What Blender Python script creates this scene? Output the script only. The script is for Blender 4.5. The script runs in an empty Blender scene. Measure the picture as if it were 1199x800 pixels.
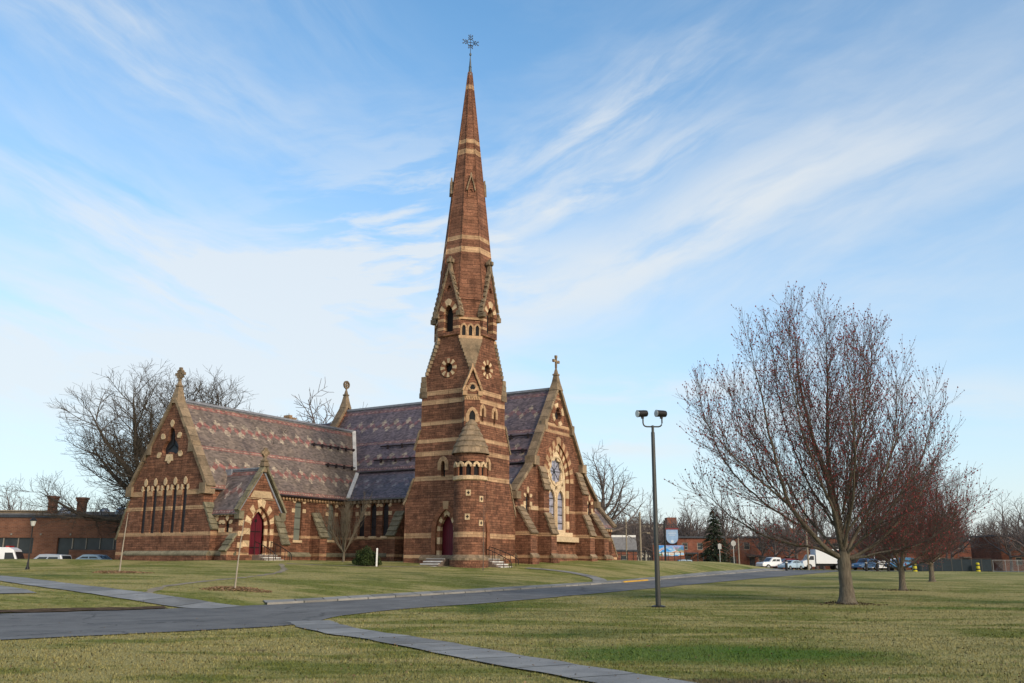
import bpy, bmesh, math, random
import numpy as np
from mathutils import Vector, Matrix
from mathutils.geometry import tessellate_polygon
SKY_STRENGTH = .13; EXPOSURE = .85
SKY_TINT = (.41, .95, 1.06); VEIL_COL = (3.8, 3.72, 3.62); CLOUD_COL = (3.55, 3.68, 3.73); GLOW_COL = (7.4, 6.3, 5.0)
R = math.radians
rng = np.random.default_rng(7)
random.seed(7)
scn = bpy.context.scene
COL = scn.collection
Z3 = Vector((0, 0, 1))

# ------------------------------------------------------------------ helpers
def tag(o, label=None, cat=None, group=None, kind=None):
    if label: o['label'] = label
    if cat: o['category'] = cat
    if group: o['group'] = group
    if kind: o['kind'] = kind
    return o

def empty(name, loc=(0, 0, 0), rz=0.0, label=None, cat=None, group=None):
    o = bpy.data.objects.new(name, None)
    o.empty_display_size = .3
    COL.objects.link(o)
    o.location = loc
    o.rotation_euler = (0, 0, rz)
    return tag(o, label, cat, group)

class MB:
    """collects faces (with automatic metric uv) for one mesh object"""
    def __init__(self):
        self.v = []; self.f = []; self.m = []; self.uv = []
    def face(self, pts, mat=0, uv=None):
        pts = [Vector(p) for p in pts]
        if uv is None:
            n = Vector((0, 0, 0))
            for i in range(len(pts)):
                a, b = pts[i], pts[(i + 1) % len(pts)]
                n += Vector(((a.y - b.y) * (a.z + b.z), (a.z - b.z) * (a.x + b.x), (a.x - b.x) * (a.y + b.y)))
            if n.length < 1e-12: return
            n.normalize()
            if abs(n.z) > .95:
                uv = [(p.x, p.y) for p in pts]
            else:
                t = Z3.cross(n).normalized(); w = n.cross(t)
                uv = [(p.dot(t), p.dot(w)) for p in pts]
        i0 = len(self.v)
        self.v += pts
        self.f.append(list(range(i0, i0 + len(pts))))
        self.m.append(mat); self.uv.append(uv)
    def obox(self, c, ax, ay, az, mat=0, taper=1.0):
        c, ax, ay, az = Vector(c), Vector(ax), Vector(ay), Vector(az)
        P = lambda i, j, k: c + ax * i * (taper if k > 0 else 1) + ay * j * (taper if k > 0 else 1) + az * k
        q = [[(-1,-1,-1),(-1,1,-1),(1,1,-1),(1,-1,-1)], [(-1,-1,1),(1,-1,1),(1,1,1),(-1,1,1)],
             [(-1,-1,-1),(1,-1,-1),(1,-1,1),(-1,-1,1)], [(1,1,-1),(-1,1,-1),(-1,1,1),(1,1,1)],
             [(1,-1,-1),(1,1,-1),(1,1,1),(1,-1,1)], [(-1,1,-1),(-1,-1,-1),(-1,-1,1),(-1,1,1)]]
        flip = ax.cross(ay).dot(az) < 0
        for r in q:
            pts = [P(*t) for t in r]
            self.face(pts[::-1] if flip else pts, mat)
    def box(self, a, b, mat=0):
        a, b = Vector(a), Vector(b); h = (b - a) / 2
        self.obox((a + b) / 2, (h.x, 0, 0), (0, h.y, 0), (0, 0, h.z), mat)
    def prism(self, poly, d, mat=0, capmat=None, sidemats=None):
        """poly: list of 3d points, extruded by vector d"""
        poly = [Vector(p) for p in poly]; d = Vector(d)
        n = Vector((0, 0, 0))
        for i in range(len(poly)):
            n += poly[i].cross(poly[(i + 1) % len(poly)])
        if n.dot(d) > 0: poly = poly[::-1]; sidemats = sidemats and [sidemats[(len(poly) - 2 - i) % len(poly)] for i in range(len(poly))]
        cm = mat if capmat is None else capmat
        self.tess([poly], cm); self.tess([[p + d for p in poly]], cm, flip=True)
        for i in range(len(poly)):
            a, b = poly[i], poly[(i + 1) % len(poly)]
            self.face([b, a, a + d, b + d], sidemats[i] if sidemats else mat)
    def tess(self, loops, mat=0, flip=False):
        allp = [p for l in loops for p in l]
        n = Vector((0, 0, 0)); l = loops[0]
        for i in range(len(l)): n += l[i].cross(l[(i + 1) % len(l)])
        for t in tessellate_polygon([[Vector(p) for p in l] for l in loops]):
            a, b, c = (allp[i] for i in t)
            m = (b - a).cross(c - a)
            pts = [a, b, c]
            if (m.dot(n) < 0) != flip: pts = [a, c, b]
            self.face(pts, mat)
    def tube(self, pts, r, n=8, mat=0, cap=True):
        pts = [Vector(p) for p in pts]
        rs = r if isinstance(r, (list, tuple)) else [r] * len(pts)
        rings = []
        for i, p in enumerate(pts):
            t = (pts[min(i + 1, len(pts) - 1)] - pts[max(i - 1, 0)]).normalized()
            a = t.cross(Vector((0, 0, 1)) if abs(t.z) < .9 else Vector((1, 0, 0))).normalized(); b = t.cross(a)
            rings.append([p + (a * math.cos(2 * math.pi * k / n) + b * math.sin(2 * math.pi * k / n)) * rs[i] for k in range(n)])
        for i in range(len(rings) - 1):
            for k in range(n):
                k2 = (k + 1) % n
                self.face([rings[i][k], rings[i][k2], rings[i + 1][k2], rings[i + 1][k]], mat)
        if cap:
            self.face(rings[0][::-1], mat); self.face(rings[-1], mat)
    def lathe(self, prof, c=(0, 0), n=24, mats=None, a0=0.0, rscale=(1, 1), axis=None):
        """prof: list of (r,z) bottom to top round a vertical axis"""
        for i in range(len(prof) - 1):
            (r0, z0), (r1, z1) = prof[i], prof[i + 1]
            m = mats[i] if mats else 0
            for k in range(n):
                A, B = a0 + 2 * math.pi * k / n, a0 + 2 * math.pi * (k + 1) / n
                P = lambda r, a, z: Vector((c[0] + r * math.cos(a) * rscale[0], c[1] + r * math.sin(a) * rscale[1], z))
                rr = max(r0, r1)
                sl = 0 if abs(z1 - z0) > 1e-6 else abs(r1 - r0)
                uv = [(A * rr, z0), (B * rr, z0), (B * rr, z1 + sl), (A * rr, z1 + sl)]
                q = [P(r0, A, z0), P(r0, B, z0), P(r1, B, z1), P(r1, A, z1)]
                if r0 < 1e-5: q, uv = [q[0], q[2], q[3]], [uv[0], uv[2], uv[3]]
                elif r1 < 1e-5: q, uv = q[:3], uv[:3]
                self.face(q, m, uv)
    def build(self, name, mats, parent=None, smooth=False, label=None):
        me = bpy.data.meshes.new(name)
        me.from_pydata([tuple(v) for v in self.v], [], self.f)
        for m in (mats if isinstance(mats, (list, tuple)) else [mats]): me.materials.append(m)
        me.polygons.foreach_set('material_index', self.m)
        ul = me.uv_layers.new(name='UVMap')
        ul.data.foreach_set('uv', [c for u in self.uv for q in u for c in q])
        if smooth:
            bm = bmesh.new(); bm.from_mesh(me)
            bmesh.ops.remove_doubles(bm, verts=bm.verts, dist=1e-4)
            for f in bm.faces: f.smooth = True
            for e in bm.edges:
                if len(e.link_faces) == 2 and e.calc_face_angle(0) > R(38): e.smooth = False
            bm.to_mesh(me); bm.free()
        me.update()
        o = bpy.data.objects.new(name, me)
        COL.objects.link(o)
        if parent: o.parent = parent
        if label: o['label'] = label
        return o

def copy_thing(o, loc=None, rz=None, scale=None, label=None, parent=None):
    c = o.copy(); COL.objects.link(c)
    if parent: c.parent = parent
    for ch in list(o.children): copy_thing(ch, parent=c)
    if loc is not None: c.location = loc
    if rz is not None: c.rotation_euler = (0, 0, rz)
    if scale is not None: c.scale = (scale,) * 3 if not isinstance(scale, (tuple, list)) else scale
    if label: c['label'] = label
    return c

# ------------------------------------------------------------------ node helpers
class S:
    def __init__(s, g, k): s.g = g; s.k = k
    def _b(s, op, o, sw=False): return s.g.m(op, o, s) if sw else s.g.m(op, s, o)
    def __add__(s, o): return s._b('ADD', o)
    __radd__ = __add__
    def __sub__(s, o): return s._b('SUBTRACT', o)
    def __rsub__(s, o): return s._b('SUBTRACT', o, True)
    def __mul__(s, o): return s._b('MULTIPLY', o)
    __rmul__ = __mul__
    def __truediv__(s, o): return s._b('DIVIDE', o)
    def __rtruediv__(s, o): return s._b('DIVIDE', o, True)
    def lt(s, o): return s._b('LESS_THAN', o)
    def gt(s, o): return s._b('GREATER_THAN', o)
    def abs(s): return s.g.m('ABSOLUTE', s)
    def frac(s): return s.g.m('FRACT', s)
    def floor(s): return s.g.m('FLOOR', s)
    def max(s, o): return s._b('MAXIMUM', o)
    def min(s, o): return s._b('MINIMUM', o)
    def pow(s, o): return s._b('POWER', o)

class G:
    def __init__(self, nt): self.nt = nt; self.N = nt.nodes; self.L = nt.links
    def new(self, t, **kw):
        n = self.N.new(t)
        for k, v in kw.items(): setattr(n, k, v)
        return n
    def put(self, sock, v):
        if isinstance(v, S): self.L.new(v.k, sock)
        elif hasattr(v, 'is_output'): self.L.new(v, sock)
        else:
            if isinstance(v, (tuple, list)) and len(v) == 3 and sock.type == 'RGBA': v = (*v, 1)
            sock.default_value = v
    def m(self, op, a, b=None, c=None, clamp=False):
        n = self.new('ShaderNodeMath', operation=op); n.use_clamp = clamp
        self.put(n.inputs[0], a)
        if b is not None: self.put(n.inputs[1], b)
        if c is not None: self.put(n.inputs[2], c)
        return S(self, n.outputs[0])
    def sep(self, v):
        n = self.new('ShaderNodeSeparateXYZ'); self.put(n.inputs[0], v)
        return [S(self, o) for o in n.outputs]
    def comb(self, x, y, z=0.0):
        n = self.new('ShaderNodeCombineXYZ')
        for i, q in enumerate((x, y, z)): self.put(n.inputs[i], q)
        return S(self, n.outputs[0])
    def vscale(self, v, s):
        n = self.new('ShaderNodeVectorMath', operation='MULTIPLY'); self.put(n.inputs[0], v); n.inputs[1].default_value = s
        return S(self, n.outputs[0])
    def vadd(self, a, b):
        n = self.new('ShaderNodeVectorMath', operation='ADD'); self.put(n.inputs[0], a); self.put(n.inputs[1], b)
        return S(self, n.outputs[0])
    def noise(self, vec, scale, detail=3.0, rough=.55, out=0, dist=0.0):
        n = self.new('ShaderNodeTexNoise'); self.put(n.inputs['Vector'], vec)
        n.inputs['Scale'].default_value = scale; n.inputs['Detail'].default_value = detail
        n.inputs['Roughness'].default_value = rough; n.inputs['Distortion'].default_value = dist
        return S(self, n.outputs[out])
    def mix(self, f, a, b, blend='MIX'):
        n = self.new('ShaderNodeMix', data_type='RGBA', blend_type=blend)
        self.put(n.inputs[0], f); self.put(n.inputs[6], a); self.put(n.inputs[7], b)
        return S(self, n.outputs[2])
    def rmap(self, v, a, b, c=0.0, d=1.0, smooth=False):
        n = self.new('ShaderNodeMapRange'); n.clamp = True
        if smooth: n.interpolation_type = 'SMOOTHSTEP'
        self.put(n.inputs[0], v)
        for i, q in enumerate((a, b, c, d)): n.inputs[i + 1].default_value = q
        return S(self, n.outputs[0])
    def ramp(self, f, stops):
        n = self.new('ShaderNodeValToRGB'); self.put(n.inputs[0], f)
        el = n.color_ramp.elements
        while len(el) > 1: el.remove(el[-1])
        el[0].position = stops[0][0]; el[0].color = (*stops[0][1], 1)
        for p, c in stops[1:]:
            e = el.new(p); e.color = (*c, 1)
        return S(self, n.outputs[0])
    def brick(self, vec, w, h, c1, c2, mortar, ms=.012, off=.5, bias=0.0):
        n = self.new('ShaderNodeTexBrick'); self.put(n.inputs['Vector'], vec)
        n.offset = off; n.inputs['Scale'].default_value = 1
        n.inputs['Brick Width'].default_value = w; n.inputs['Row Height'].default_value = h
        n.inputs['Mortar Size'].default_value = ms; n.inputs['Mortar Smooth'].default_value = .3; n.inputs['Bias'].default_value = bias
        self.put(n.inputs['Color1'], c1); self.put(n.inputs['Color2'], c2); self.put(n.inputs['Mortar'], mortar)
        return S(self, n.outputs[0]), S(self, n.outputs[1])

def mat(name, rough=.85, spec=.25):
    m = bpy.data.materials.new(name); m.use_nodes = True
    g = G(m.node_tree); b = g.N['Principled BSDF']
    b.inputs['Roughness'].default_value = rough; b.inputs['Specular IOR Level'].default_value = spec
    return m, g, b
def coords(g):
    t = g.new('ShaderNodeTexCoord')
    return S(g, t.outputs['Object']), S(g, t.outputs['UV'])
def bump(g, b, hgt, strength=.4, dist=.03):
    n = g.new('ShaderNodeBump'); n.inputs['Strength'].default_value = strength; n.inputs['Distance'].default_value = dist
    g.put(n.inputs['Height'], hgt); g.L.new(n.outputs[0], b.inputs['Normal'])

def plain(name, col, rough=.7, var=.12, scale=3.0, spec=.25, metal=0.0, bmp=0.0):
    m, g, b = mat(name, rough, spec)
    o, uv = coords(g)
    n = g.noise(o, scale, 5, .6)
    f = g.rmap(n, .3, .7, 1 - var, 1 + var)
    c = g.mix(1.0, col, g.comb(f, f, f), 'MULTIPLY')
    g.put(b.inputs['Base Color'], c); b.inputs['Metallic'].default_value = metal
    if bmp: bump(g, b, n, bmp, .02)
    return m

BROWN1 = (.26, .122, .075); BROWN2 = (.145, .068, .043); BUFF1 = (.58, .37, .215); BUFF2 = (.42, .26, .15)
def stone(name, bands=(), row=.17, w=.60, c1=BROWN1, c2=BROWN2, stain=.3, zfun=True, mort=(.10, .05, .035)):
    m, g, b = mat(name, .9, .15)
    o, uv = coords(g)
    x, y, z = g.sep(o)
    wob = g.noise(o, 1.3, 2, .5)
    uvw = g.vadd(uv, g.comb((wob - .5) * .05, (wob - .5) * .07))
    u0, v0, _ = g.sep(uvw)
    # uneven course heights: squeeze v with a slow wave so that rows differ
    v1 = v0 + g.m('SINE', v0 * 4.7) * .045 + g.m('SINE', v0 * 1.9 + 1.0) * .05
    bc, bf = g.brick(g.comb(u0, v1), w, row, c1, c2, mort, .014, .5)
    bc2, bf2 = g.brick(g.comb(u0 * 1.0 + .37, v1 + .06), w * .47, row * 2.0, (.70, .70, .70), (1.34, 1.28, 1.20), (1, 1, 1), .0, .37)
    c = g.mix(.75, bc, bc2, 'MULTIPLY')
    fine = g.noise(o, 9, 4, .65)
    big = g.noise(o, .35, 4, .6)
    f = g.rmap(fine, .3, .7, .62, 1.34)
    c = g.mix(1.0, c, g.comb(f, f, f), 'MULTIPLY')
    tint = g.noise(o, 1.1, 3, .5)
    c = g.mix(g.rmap(tint, .52, .72, 0, .38), c, (.24, .125, .075))
    if bands:
        bb, bbf = g.brick(g.comb(u0 + .2, v0), 1.15, .31, BUFF1, BUFF2, (.2, .11, .06), .012, .37)
        ff = g.rmap(fine, .3, .7, .8, 1.18)
        bb = g.mix(1.0, bb, g.comb(ff, ff, ff), 'MULTIPLY')
        dk = g.noise(g.vscale(o, (1, 1, .3)), .9, 4, .6)
        bb = g.mix(g.rmap(dk, .56, .72, 0, .55), bb, (.2, .125, .07))
        tot = None
        zz = z + (wob - .5) * .05
        for z0, z1 in bands:
            k = (zz.gt(z0)) * (zz.lt(z1))
            tot = k if tot is None else tot.max(k)
        c = g.mix(tot, c, bb)
    st = g.rmap(big, .45, .75, 0, stain)
    c = g.mix(st, c, g.mix(1.0, c, (.42, .40, .38), 'MULTIPLY'))
    # rain-streak grime with its own shape
    sk = g.noise(g.vscale(o, (1.5, 1.5, .12)), 1.4, 4, .6)
    c = g.mix(g.rmap(sk, .52, .74, 0, .55), c, g.mix(1.0, c, (.45, .42, .42), 'MULTIPLY'))
    g.put(b.inputs['Base Color'], c)
    bump(g, b, fine * .7 + bf * -.9 + big * .3, .8, .06)
    return m

def buff(name, c=(.42, .27, .155), dark=(.14, .10, .065), amount=.6):
    m, g, b = mat(name, .9, .15)
    o, uv = coords(g)
    n = g.noise(o, 1.7, 5, .62); f = g.noise(o, 11, 3, .6)
    k = g.rmap(f, .3, .7, .8, 1.2)
    col = g.mix(1.0, g.mix(g.rmap(n, .42, .68, 0, amount), c, dark), g.comb(k, k, k), 'MULTIPLY')
    isl = g.new('ShaderNodeNewGeometry').outputs['Random Per Island']
    r = g.rmap(S(g, isl), 0, 1, .72, 1.18)
    col = g.mix(1.0, col, g.comb(r, r, r), 'MULTIPLY')
    g.put(b.inputs['Base Color'], col); bump(g, b, f + n, .4, .03)
    return m

def slate(name, L, base, base2, red, cream, zig=(.73, .25), lines=(.47,), contrast=1.0, top=True):
    m, g, b = mat(name, .55, .35)
    o, uv = coords(g)
    u, v, _ = g.sep(uv)
    uq = (u / .14).floor() * .14; vq = (v / .12).floor() * .12
    wn = g.new('ShaderNodeTexWhiteNoise', noise_dimensions='2D')
    g.put(wn.inputs[0], g.comb((u / .24 + (v / .12).floor() * .5).floor(), (v / .12).floor()))
    rnd = S(g, wn.outputs[0])
    bg = g.noise(o, .8, 5, .65)
    col = g.mix(g.rmap(bg, .35, .65, 0, 1), base, base2)
    P = 1.42; A = .36
    redm = None; crm = None
    def mx(a, c): return c if a is None else a.max(c)
    for vc in zig:
        vcc = vc * L
        t = ((uq / P).frac() - .5).abs() * 2
        vz = vcc + (t - .5) * 2 * A
        redm = mx(redm, (vq - vz).abs().lt(.27))
        for ph, dv in ((0.0, .40), (.5, -.36)):
            uu = ((uq / P + ph + .5).frac() - .5).abs() * P
            vv = (vq - (vcc + dv)).abs()
            cr = (uu.lt(.10) * vv.lt(.33)).max(uu.lt(.25) * vv.lt(.13))
            crm = mx(crm, cr)
    for lv in lines:
        d = (v - lv * L).abs()
        redm = mx(redm, d.lt(.16))
        crm = mx(crm, d.lt(.035) * (((u / .3).frac()).lt(.8)))
    redm = mx(redm, v.lt(.34) * v.gt(.04))
    crm = mx(crm, (v - .2).abs().lt(.05) * ((u / .26).frac().lt(.55)))
    if top:
        d = (v - (L - .32)).abs()
        redm = mx(redm, d.lt(.17))
        crm = mx(crm, d.lt(.05) * ((u / .5).frac().lt(.5)) * .6)
    wear = g.noise(o, 3.0, 4, .6); wk = g.rmap(wear, .35, .6, .35, 1.0)
    col = g.mix(redm * wk * contrast, col, red)
    col = g.mix(crm * g.rmap(wear, .3, .55, .5, 1.0) * contrast, col, cream)
    k = g.rmap(rnd, 0, 1, .62, 1.36)
    col = g.mix(1.0, col, g.comb(k, k, k), 'MULTIPLY')
    st = g.noise(g.comb(u * 1.6, v * .25), .8, 5, .65)
    col = g.mix(g.rmap(st, .45, .72, 0, .65), col, g.mix(1.0, col, (.5, .48, .45), 'MULTIPLY'))
    g.put(b.inputs['Base Color'], col)
    bump(g, b, (v / .12).frac() * -1 + rnd * .6, .5, .02)
    return m

TOWER_BANDS = [(.62, .86), (2.02, 2.36), (6.02, 6.34), (7.78, 8.1), (8.72, 9.0), (9.98, 10.26), (11.5, 11.84), (12.18, 12.5)]
M = {}
M['tower'] = stone('brownstone_tower', TOWER_BANDS)
M['wing'] = stone('brownstone_wing', [(.78, .98), (2.1, 2.36), (3.94, 4.2)], stain=.4)
M['side'] = stone('brownstone_side', [(.78, .98), (2.12, 2.34)], stain=.55)
M['front'] = stone('brownstone_front', [(.72, .92), (2.35, 2.62), (4.3, 4.5), (10.62, 10.88), (11.15, 11.42), (13.5, 13.68), (13.92, 14.1)])
M['brown'] = stone('brownstone_plain', [], stain=.35)
M['belfry'] = stone('brownstone_belfry', [(16.25, 16.5), (16.95, 17.15), (17.6, 17.8), (18.2, 18.45)], row=.22)
M['spire'] = stone('brownstone_spire', [(23.0, 23.45), (24.05, 24.4), (31.4, 31.85), (32.35, 32.7), (37.3, 37.7)], row=.29, w=1.05, c1=(.255, .120, .075), c2=(.165, .077, .048), stain=.45)
M['buff'] = buff('buff_sandstone', (.46, .29, .165), (.2, .135, .085), .5)
M['cap'] = buff('weathered_capstone', (.27, .195, .125), (.12, .095, .065), .85)
M['capg'] = buff('mossy_capstone', (.22, .19, .125), (.09, .085, .055), .8)
M['cream'] = buff('cream_stone', (.60, .44, .27), (.38, .25, .14), .4)
M['creamt'] = buff('cream_tracery', (.66, .50, .32), (.42, .30, .18), .35)
M['browns'] = buff('brownstone_voussoir', (.23, .10, .055), (.13, .055, .032), .5)
M['slate_wing'] = slate('slate_wing', 7.9, (.14, .105, .088), (.20, .15, .112), (.27, .10, .078), (.37, .30, .215))
M['slate_nave'] = slate('slate_nave', 7.4, (.10, .078, .09), (.14, .105, .108), (.20, .085, .08), (.34, .29, .21), zig=(.70, .16), lines=(.43,), contrast=.75)
M['slate_aisle'] = slate('slate_aisle', 3.9, (.085, .078, .095), (.12, .10, .11), (.15, .09, .095), (.26, .25, .25), zig=(.55,), lines=(), contrast=.6)
M['slate_porch'] = slate('slate_porch', 3.9, (.11, .088, .085), (.155, .12, .105), (.22, .08, .065), (.34, .29, .24), zig=(.5,), lines=(), contrast=.8)
M['lead'] = plain('lead_flashing', (.22, .23, .26), .5, .2)
M['flash'] = plain('pale_flashing', (.55, .52, .48), .6, .2, 2)
M['iron'] = plain('black_iron', (.015, .014, .014), .45, .1)
M['rust'] = plain('dark_rail', (.03, .02, .02), .6, .1)
M['verdigris'] = plain('weathered_metal_cap', (.045, .06, .065), .45, .3, 4, .5)
def doormat():
    m, g, b = mat('maroon_door', .5, .3)
    o, uv = coords(g); u, v, _ = g.sep(uv)
    n = g.noise(g.vscale(o, (4, 4, .6)), 2.0, 5, .65)
    k = g.rmap(n, .3, .7, .7, 1.2); c = g.mix(1.0, (.115, .011, .021), g.comb(k, k, k), 'MULTIPLY')
    gr = ((u / .17).frac() - .5).abs().gt(.44)
    g.put(b.inputs['Base Color'], g.mix(gr * .75, c, (.03, .004, .008))); bump(g, b, gr * -1.0 + n * .3, .6, .02); return m
M['door'] = doormat()
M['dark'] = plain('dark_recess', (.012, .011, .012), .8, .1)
M['board'] = plain('grey_green_glazing', (.16, .17, .14), .35, .2, 2, .5)
M['white'] = plain('white_paint', (.72, .70, .66), .6, .1)
M['steps'] = plain('stair_stone', (.17, .13, .105), .85, .3, 3)
M['granite'] = plain('pale_nosing', (.62, .6, .57), .7, .15, 4)
def glassmat(name, col, rough=.12, var=.4):
    m, g, b = mat(name, rough, .35 if rough > .2 else .5)
    o, uv = coords(g)
    n = g.noise(o, 2.2, 4, .6)
    x, y, z = g.sep(o)
    gx, gz = ((x + y) / .19).frac(), (z / .26).frac()
    ln = (gx.lt(.13)).max(gz.lt(.1))
    k = g.rmap(n, .3, .7, 1 - var, 1 + var)
    c = g.mix(1.0, col, g.comb(k, k, k), 'MULTIPLY')
    g.put(b.inputs['Base Color'], g.mix(ln * .6, c, (.03, .03, .035)))
    bump(g, b, n, .15, .02)
    return m
M['glass'] = glassmat('leaded_dark_glass', (.020, .019, .022), .45)
M['glassl'] = glassmat('leaded_pale_glass', (.33, .33, .41), .3, .4)

# ------------------------------------------------------------------ ground shape
KE = np.array([(-60, -3.), (-30, 18), (-15.29, 28.4), (-11.24, 31.7), (-9.14, 33.4), (-6.11, 38.0), (-3.72, 42.0), (0.09, 48.6), (4.2, 56.0), (6.94, 61.2), (13.93, 75.8), (24.33, 98.2), (40, 130), (75, 200.)])
def sstep(a, b, x):
    t = np.clip((x - a) / (b - a), 0, 1); return t * t * (3 - 2 * t)
def kd(x, y):
    x = np.asarray(x, float); y = np.asarray(y, float)
    best = np.full(x.shape, 1e9); sg = np.zeros(x.shape)
    for (ax, ay), (bx, by) in zip(KE[:-1], KE[1:]):
        dx, dy = bx - ax, by - ay; L = dx * dx + dy * dy
        t = np.clip(((x - ax) * dx + (y - ay) * dy) / L, 0, 1)
        qx, qy = x - ax - t * dx, y - ay - t * dy
        d = np.hypot(qx, qy); c = dx * (y - ay) - dy * (x - ax)
        m = d < best
        best = np.where(m, d, best); sg = np.where(m, np.sign(c), sg)
    return best * sg
def hgt(x, y):
    x = np.asarray(x, float); y = np.asarray(y, float)
    t = np.maximum(0, y - 25.); E = .0105 * np.where(t < 85, t, 85)
    d = np.maximum(kd(x, y), 0)
    A = np.clip(1.0 + .042 * (y - 68), .85, 1.9)
    Mn = A * (1 - np.exp(-d / 7)) + .3 * sstep(14, 30, d)
    Mn = Mn * (1 - .52 * sstep(-21, -33, x) * (1 - sstep(69, 79, y)))
    z = E + Mn
    cap = 1.75 + .25 * sstep(-10, 8, x)
    z = np.where(z > cap - .25, cap - .25 + .25 * np.tanh((z - cap + .25) / .25), z)
    f = sstep(77.5, 83, y) * sstep(-29, -36, x)
    z = z * (1 - f) + .45 * f
    g = sstep(112, 140, y); z = z * (1 - g) + .85 * g
    z = z + .035 * np.sin(x * .33 + 1.3) * np.sin(y * .27 + .4) * sstep(.8, 4, np.abs(kd(x, y) + 3.6) - 3.6)
    return z
def gz(x, y): return float(hgt(x, y))

# ------------------------------------------------------------------ masonry pieces
def plX(c): return (Vector((c, 0, 0)), Vector((0, 1, 0)), Vector((-1, 0, 0)))
def plY(c): return (Vector((0, c, 0)), Vector((1, 0, 0)), Vector((0, -1, 0)))
def P3(pl, s, z, n=0.0): return pl[0] + pl[1] * s + pl[2] * n + Z3 * z

def arch(cx, a, z0, zs, r=None, n=9):
    """pointed arch outline, half width a, arc radius r about points on the springing line"""
    r = r or 2 * a
    th = math.acos((r - a) / r)
    rt = [(cx + a - r + r * math.cos(th * i / n), zs + r * math.sin(th * i / n)) for i in range(n + 1)]
    lf = [(2 * cx - x, z) for x, z in rt[:-1]][::-1]
    return [(cx - a, z0), (cx + a, z0)] + rt + lf

def wall(mb, pl, outline, holes=(), depth=.35, mat=0, rmat=None, front=0.0):
    loops = [[P3(pl, s, z, front) for s, z in outline]] + [[P3(pl, s, z, front) for s, z in h] for h in holes]
    n0 = len(mb.f)
    allp = [p for l in loops for p in l]
    for t in tessellate_polygon(loops):
        a, b, c = (allp[i] for i in t)
        if (b - a).cross(c - a).length < 1e-9: continue
        pts = [a, b, c] if (b - a).cross(c - a).dot(pl[2]) > 0 else [a, c, b]
        mb.face(pts, mat)
    for l in loops[1:]:
        for i in range(len(l)):
            a, b = l[i], l[(i + 1) % len(l)]
            mb.face([a, b, b - pl[2] * depth, a - pl[2] * depth], mat if rmat is None else rmat)

def panel(mb, pl, outline, n, mat=0):
    wall(mb, pl, outline, (), 0, mat, front=n)

def ring(mb, pl, cx, a, zs, r, t, n=5, front=.04, back=.15, mats=(0, 1), gap=.0, jamb=None, jstep=.42):
    """voussoirs of alternating stone round a pointed arch; jamb=z0 carries the order down to z0"""
    ex, ea = cx + a - r, a + t
    th1 = math.acos((r - a) / r); th2 = math.acos(max(-1, min(1, (r - a) / (r + t))))
    for sgn in (1, -1):
        for i in range(n):
            q = []
            for k in range(3):
                f = (i + k / 2) / n
                q.append((ex + (r) * math.cos(th1 * f), zs + r * math.sin(th1 * f)))
            for k in range(2, -1, -1):
                f = (i + k / 2) / n
                q.append((ex + (r + t) * math.cos(th2 * f), zs + (r + t) * math.sin(th2 * f)))
            if sgn < 0: q = [(2 * cx - x, z) for x, z in q]
            mb.prism([P3(pl, s, z, front + (.012 if (i + 1) % 2 else 0)) for s, z in q], pl[2] * -(front + back), mats[(i + (n - 1)) % 2])
    if jamb is not None:
        z = zs; i = 0
        while z > jamb + .02:
            z1 = max(jamb, z - jstep)
            for sgn in (1, -1):
                s0, s1 = cx + sgn * a, cx + sgn * (a + t)
                mb.prism([P3(pl, s, q, front + (.012 if i % 2 else 0)) for s, q in ((s0, z1), (s1, z1), (s1, z), (s0, z))], pl[2] * -(front + back), mats[(i + n) % 2])
            z = z1; i += 1

def hood(mb, pl, cx, a, zs, mats=(0,), t=.3, front=.05):
    """the three teardrop stones round a lancet head"""
    ap = zs + math.sqrt(max(0, (2 * a) ** 2 - a * a))
    def drop(s, z, dx, dz, L, w):
        d = math.hypot(dx, dz); dx, dz = dx / d, dz / d
        pts = [(0, .0), (.35, -.5), (.75, -.45), (1.0, 0), (.75, .45), (.35, .5)]
        mb.prism([P3(pl, s + dx * L * q + dz * w * k, z + dz * L * q - dx * w * k, front) for q, k in pts], pl[2] * -(front + .1), mats[0])
    drop(cx, ap - .02, 0, 1, .55, .3)
    drop(cx + a * .95, zs + a * .75, .85, .5, .42, .26)
    drop(cx - a * .95, zs + a * .75, -.85, .5, .42, .26)
    for sg in (1, -1):
        s0 = cx + sg * (a + .02); s1 = cx + sg * (a + .36)
        mb.prism([P3(pl, s, z, front - .015) for s, z in ((s0, zs - .45), (s1, zs - .45), (s1, zs - .15), (s0, zs - .15))], pl[2] * -(front + .1), mats[0])

def steppedslope(mb, p0, p1, across, w, k, thick=.13, mat=0, over=.06):
    """overlapping weathering slabs from upper point p0 to lower point p1"""
    p0, p1, ac = Vector(p0), Vector(p1), Vector(across).normalized()
    d = p1 - p0; L = d.length; d.normalize(); n = ac.cross(d)
    if n.z < 0: n = -n
    for i in range(k):
        a = p0 + d * (L * i / k); b = p0 + d * (L * (i + 1) / k + over)
        mid = (a + b) / 2 + n * (thick * .35 + .05)
        tilt = (d + n * -.0).normalized()
        dd = (d * math.cos(.16) + n * math.sin(.16)); nn = (n * math.cos(.16) - d * math.sin(.16))
        mb.obox(mid, dd * ((b - a).length / 2), ac * (w / 2), nn * (thick / 2), mat)

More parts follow.
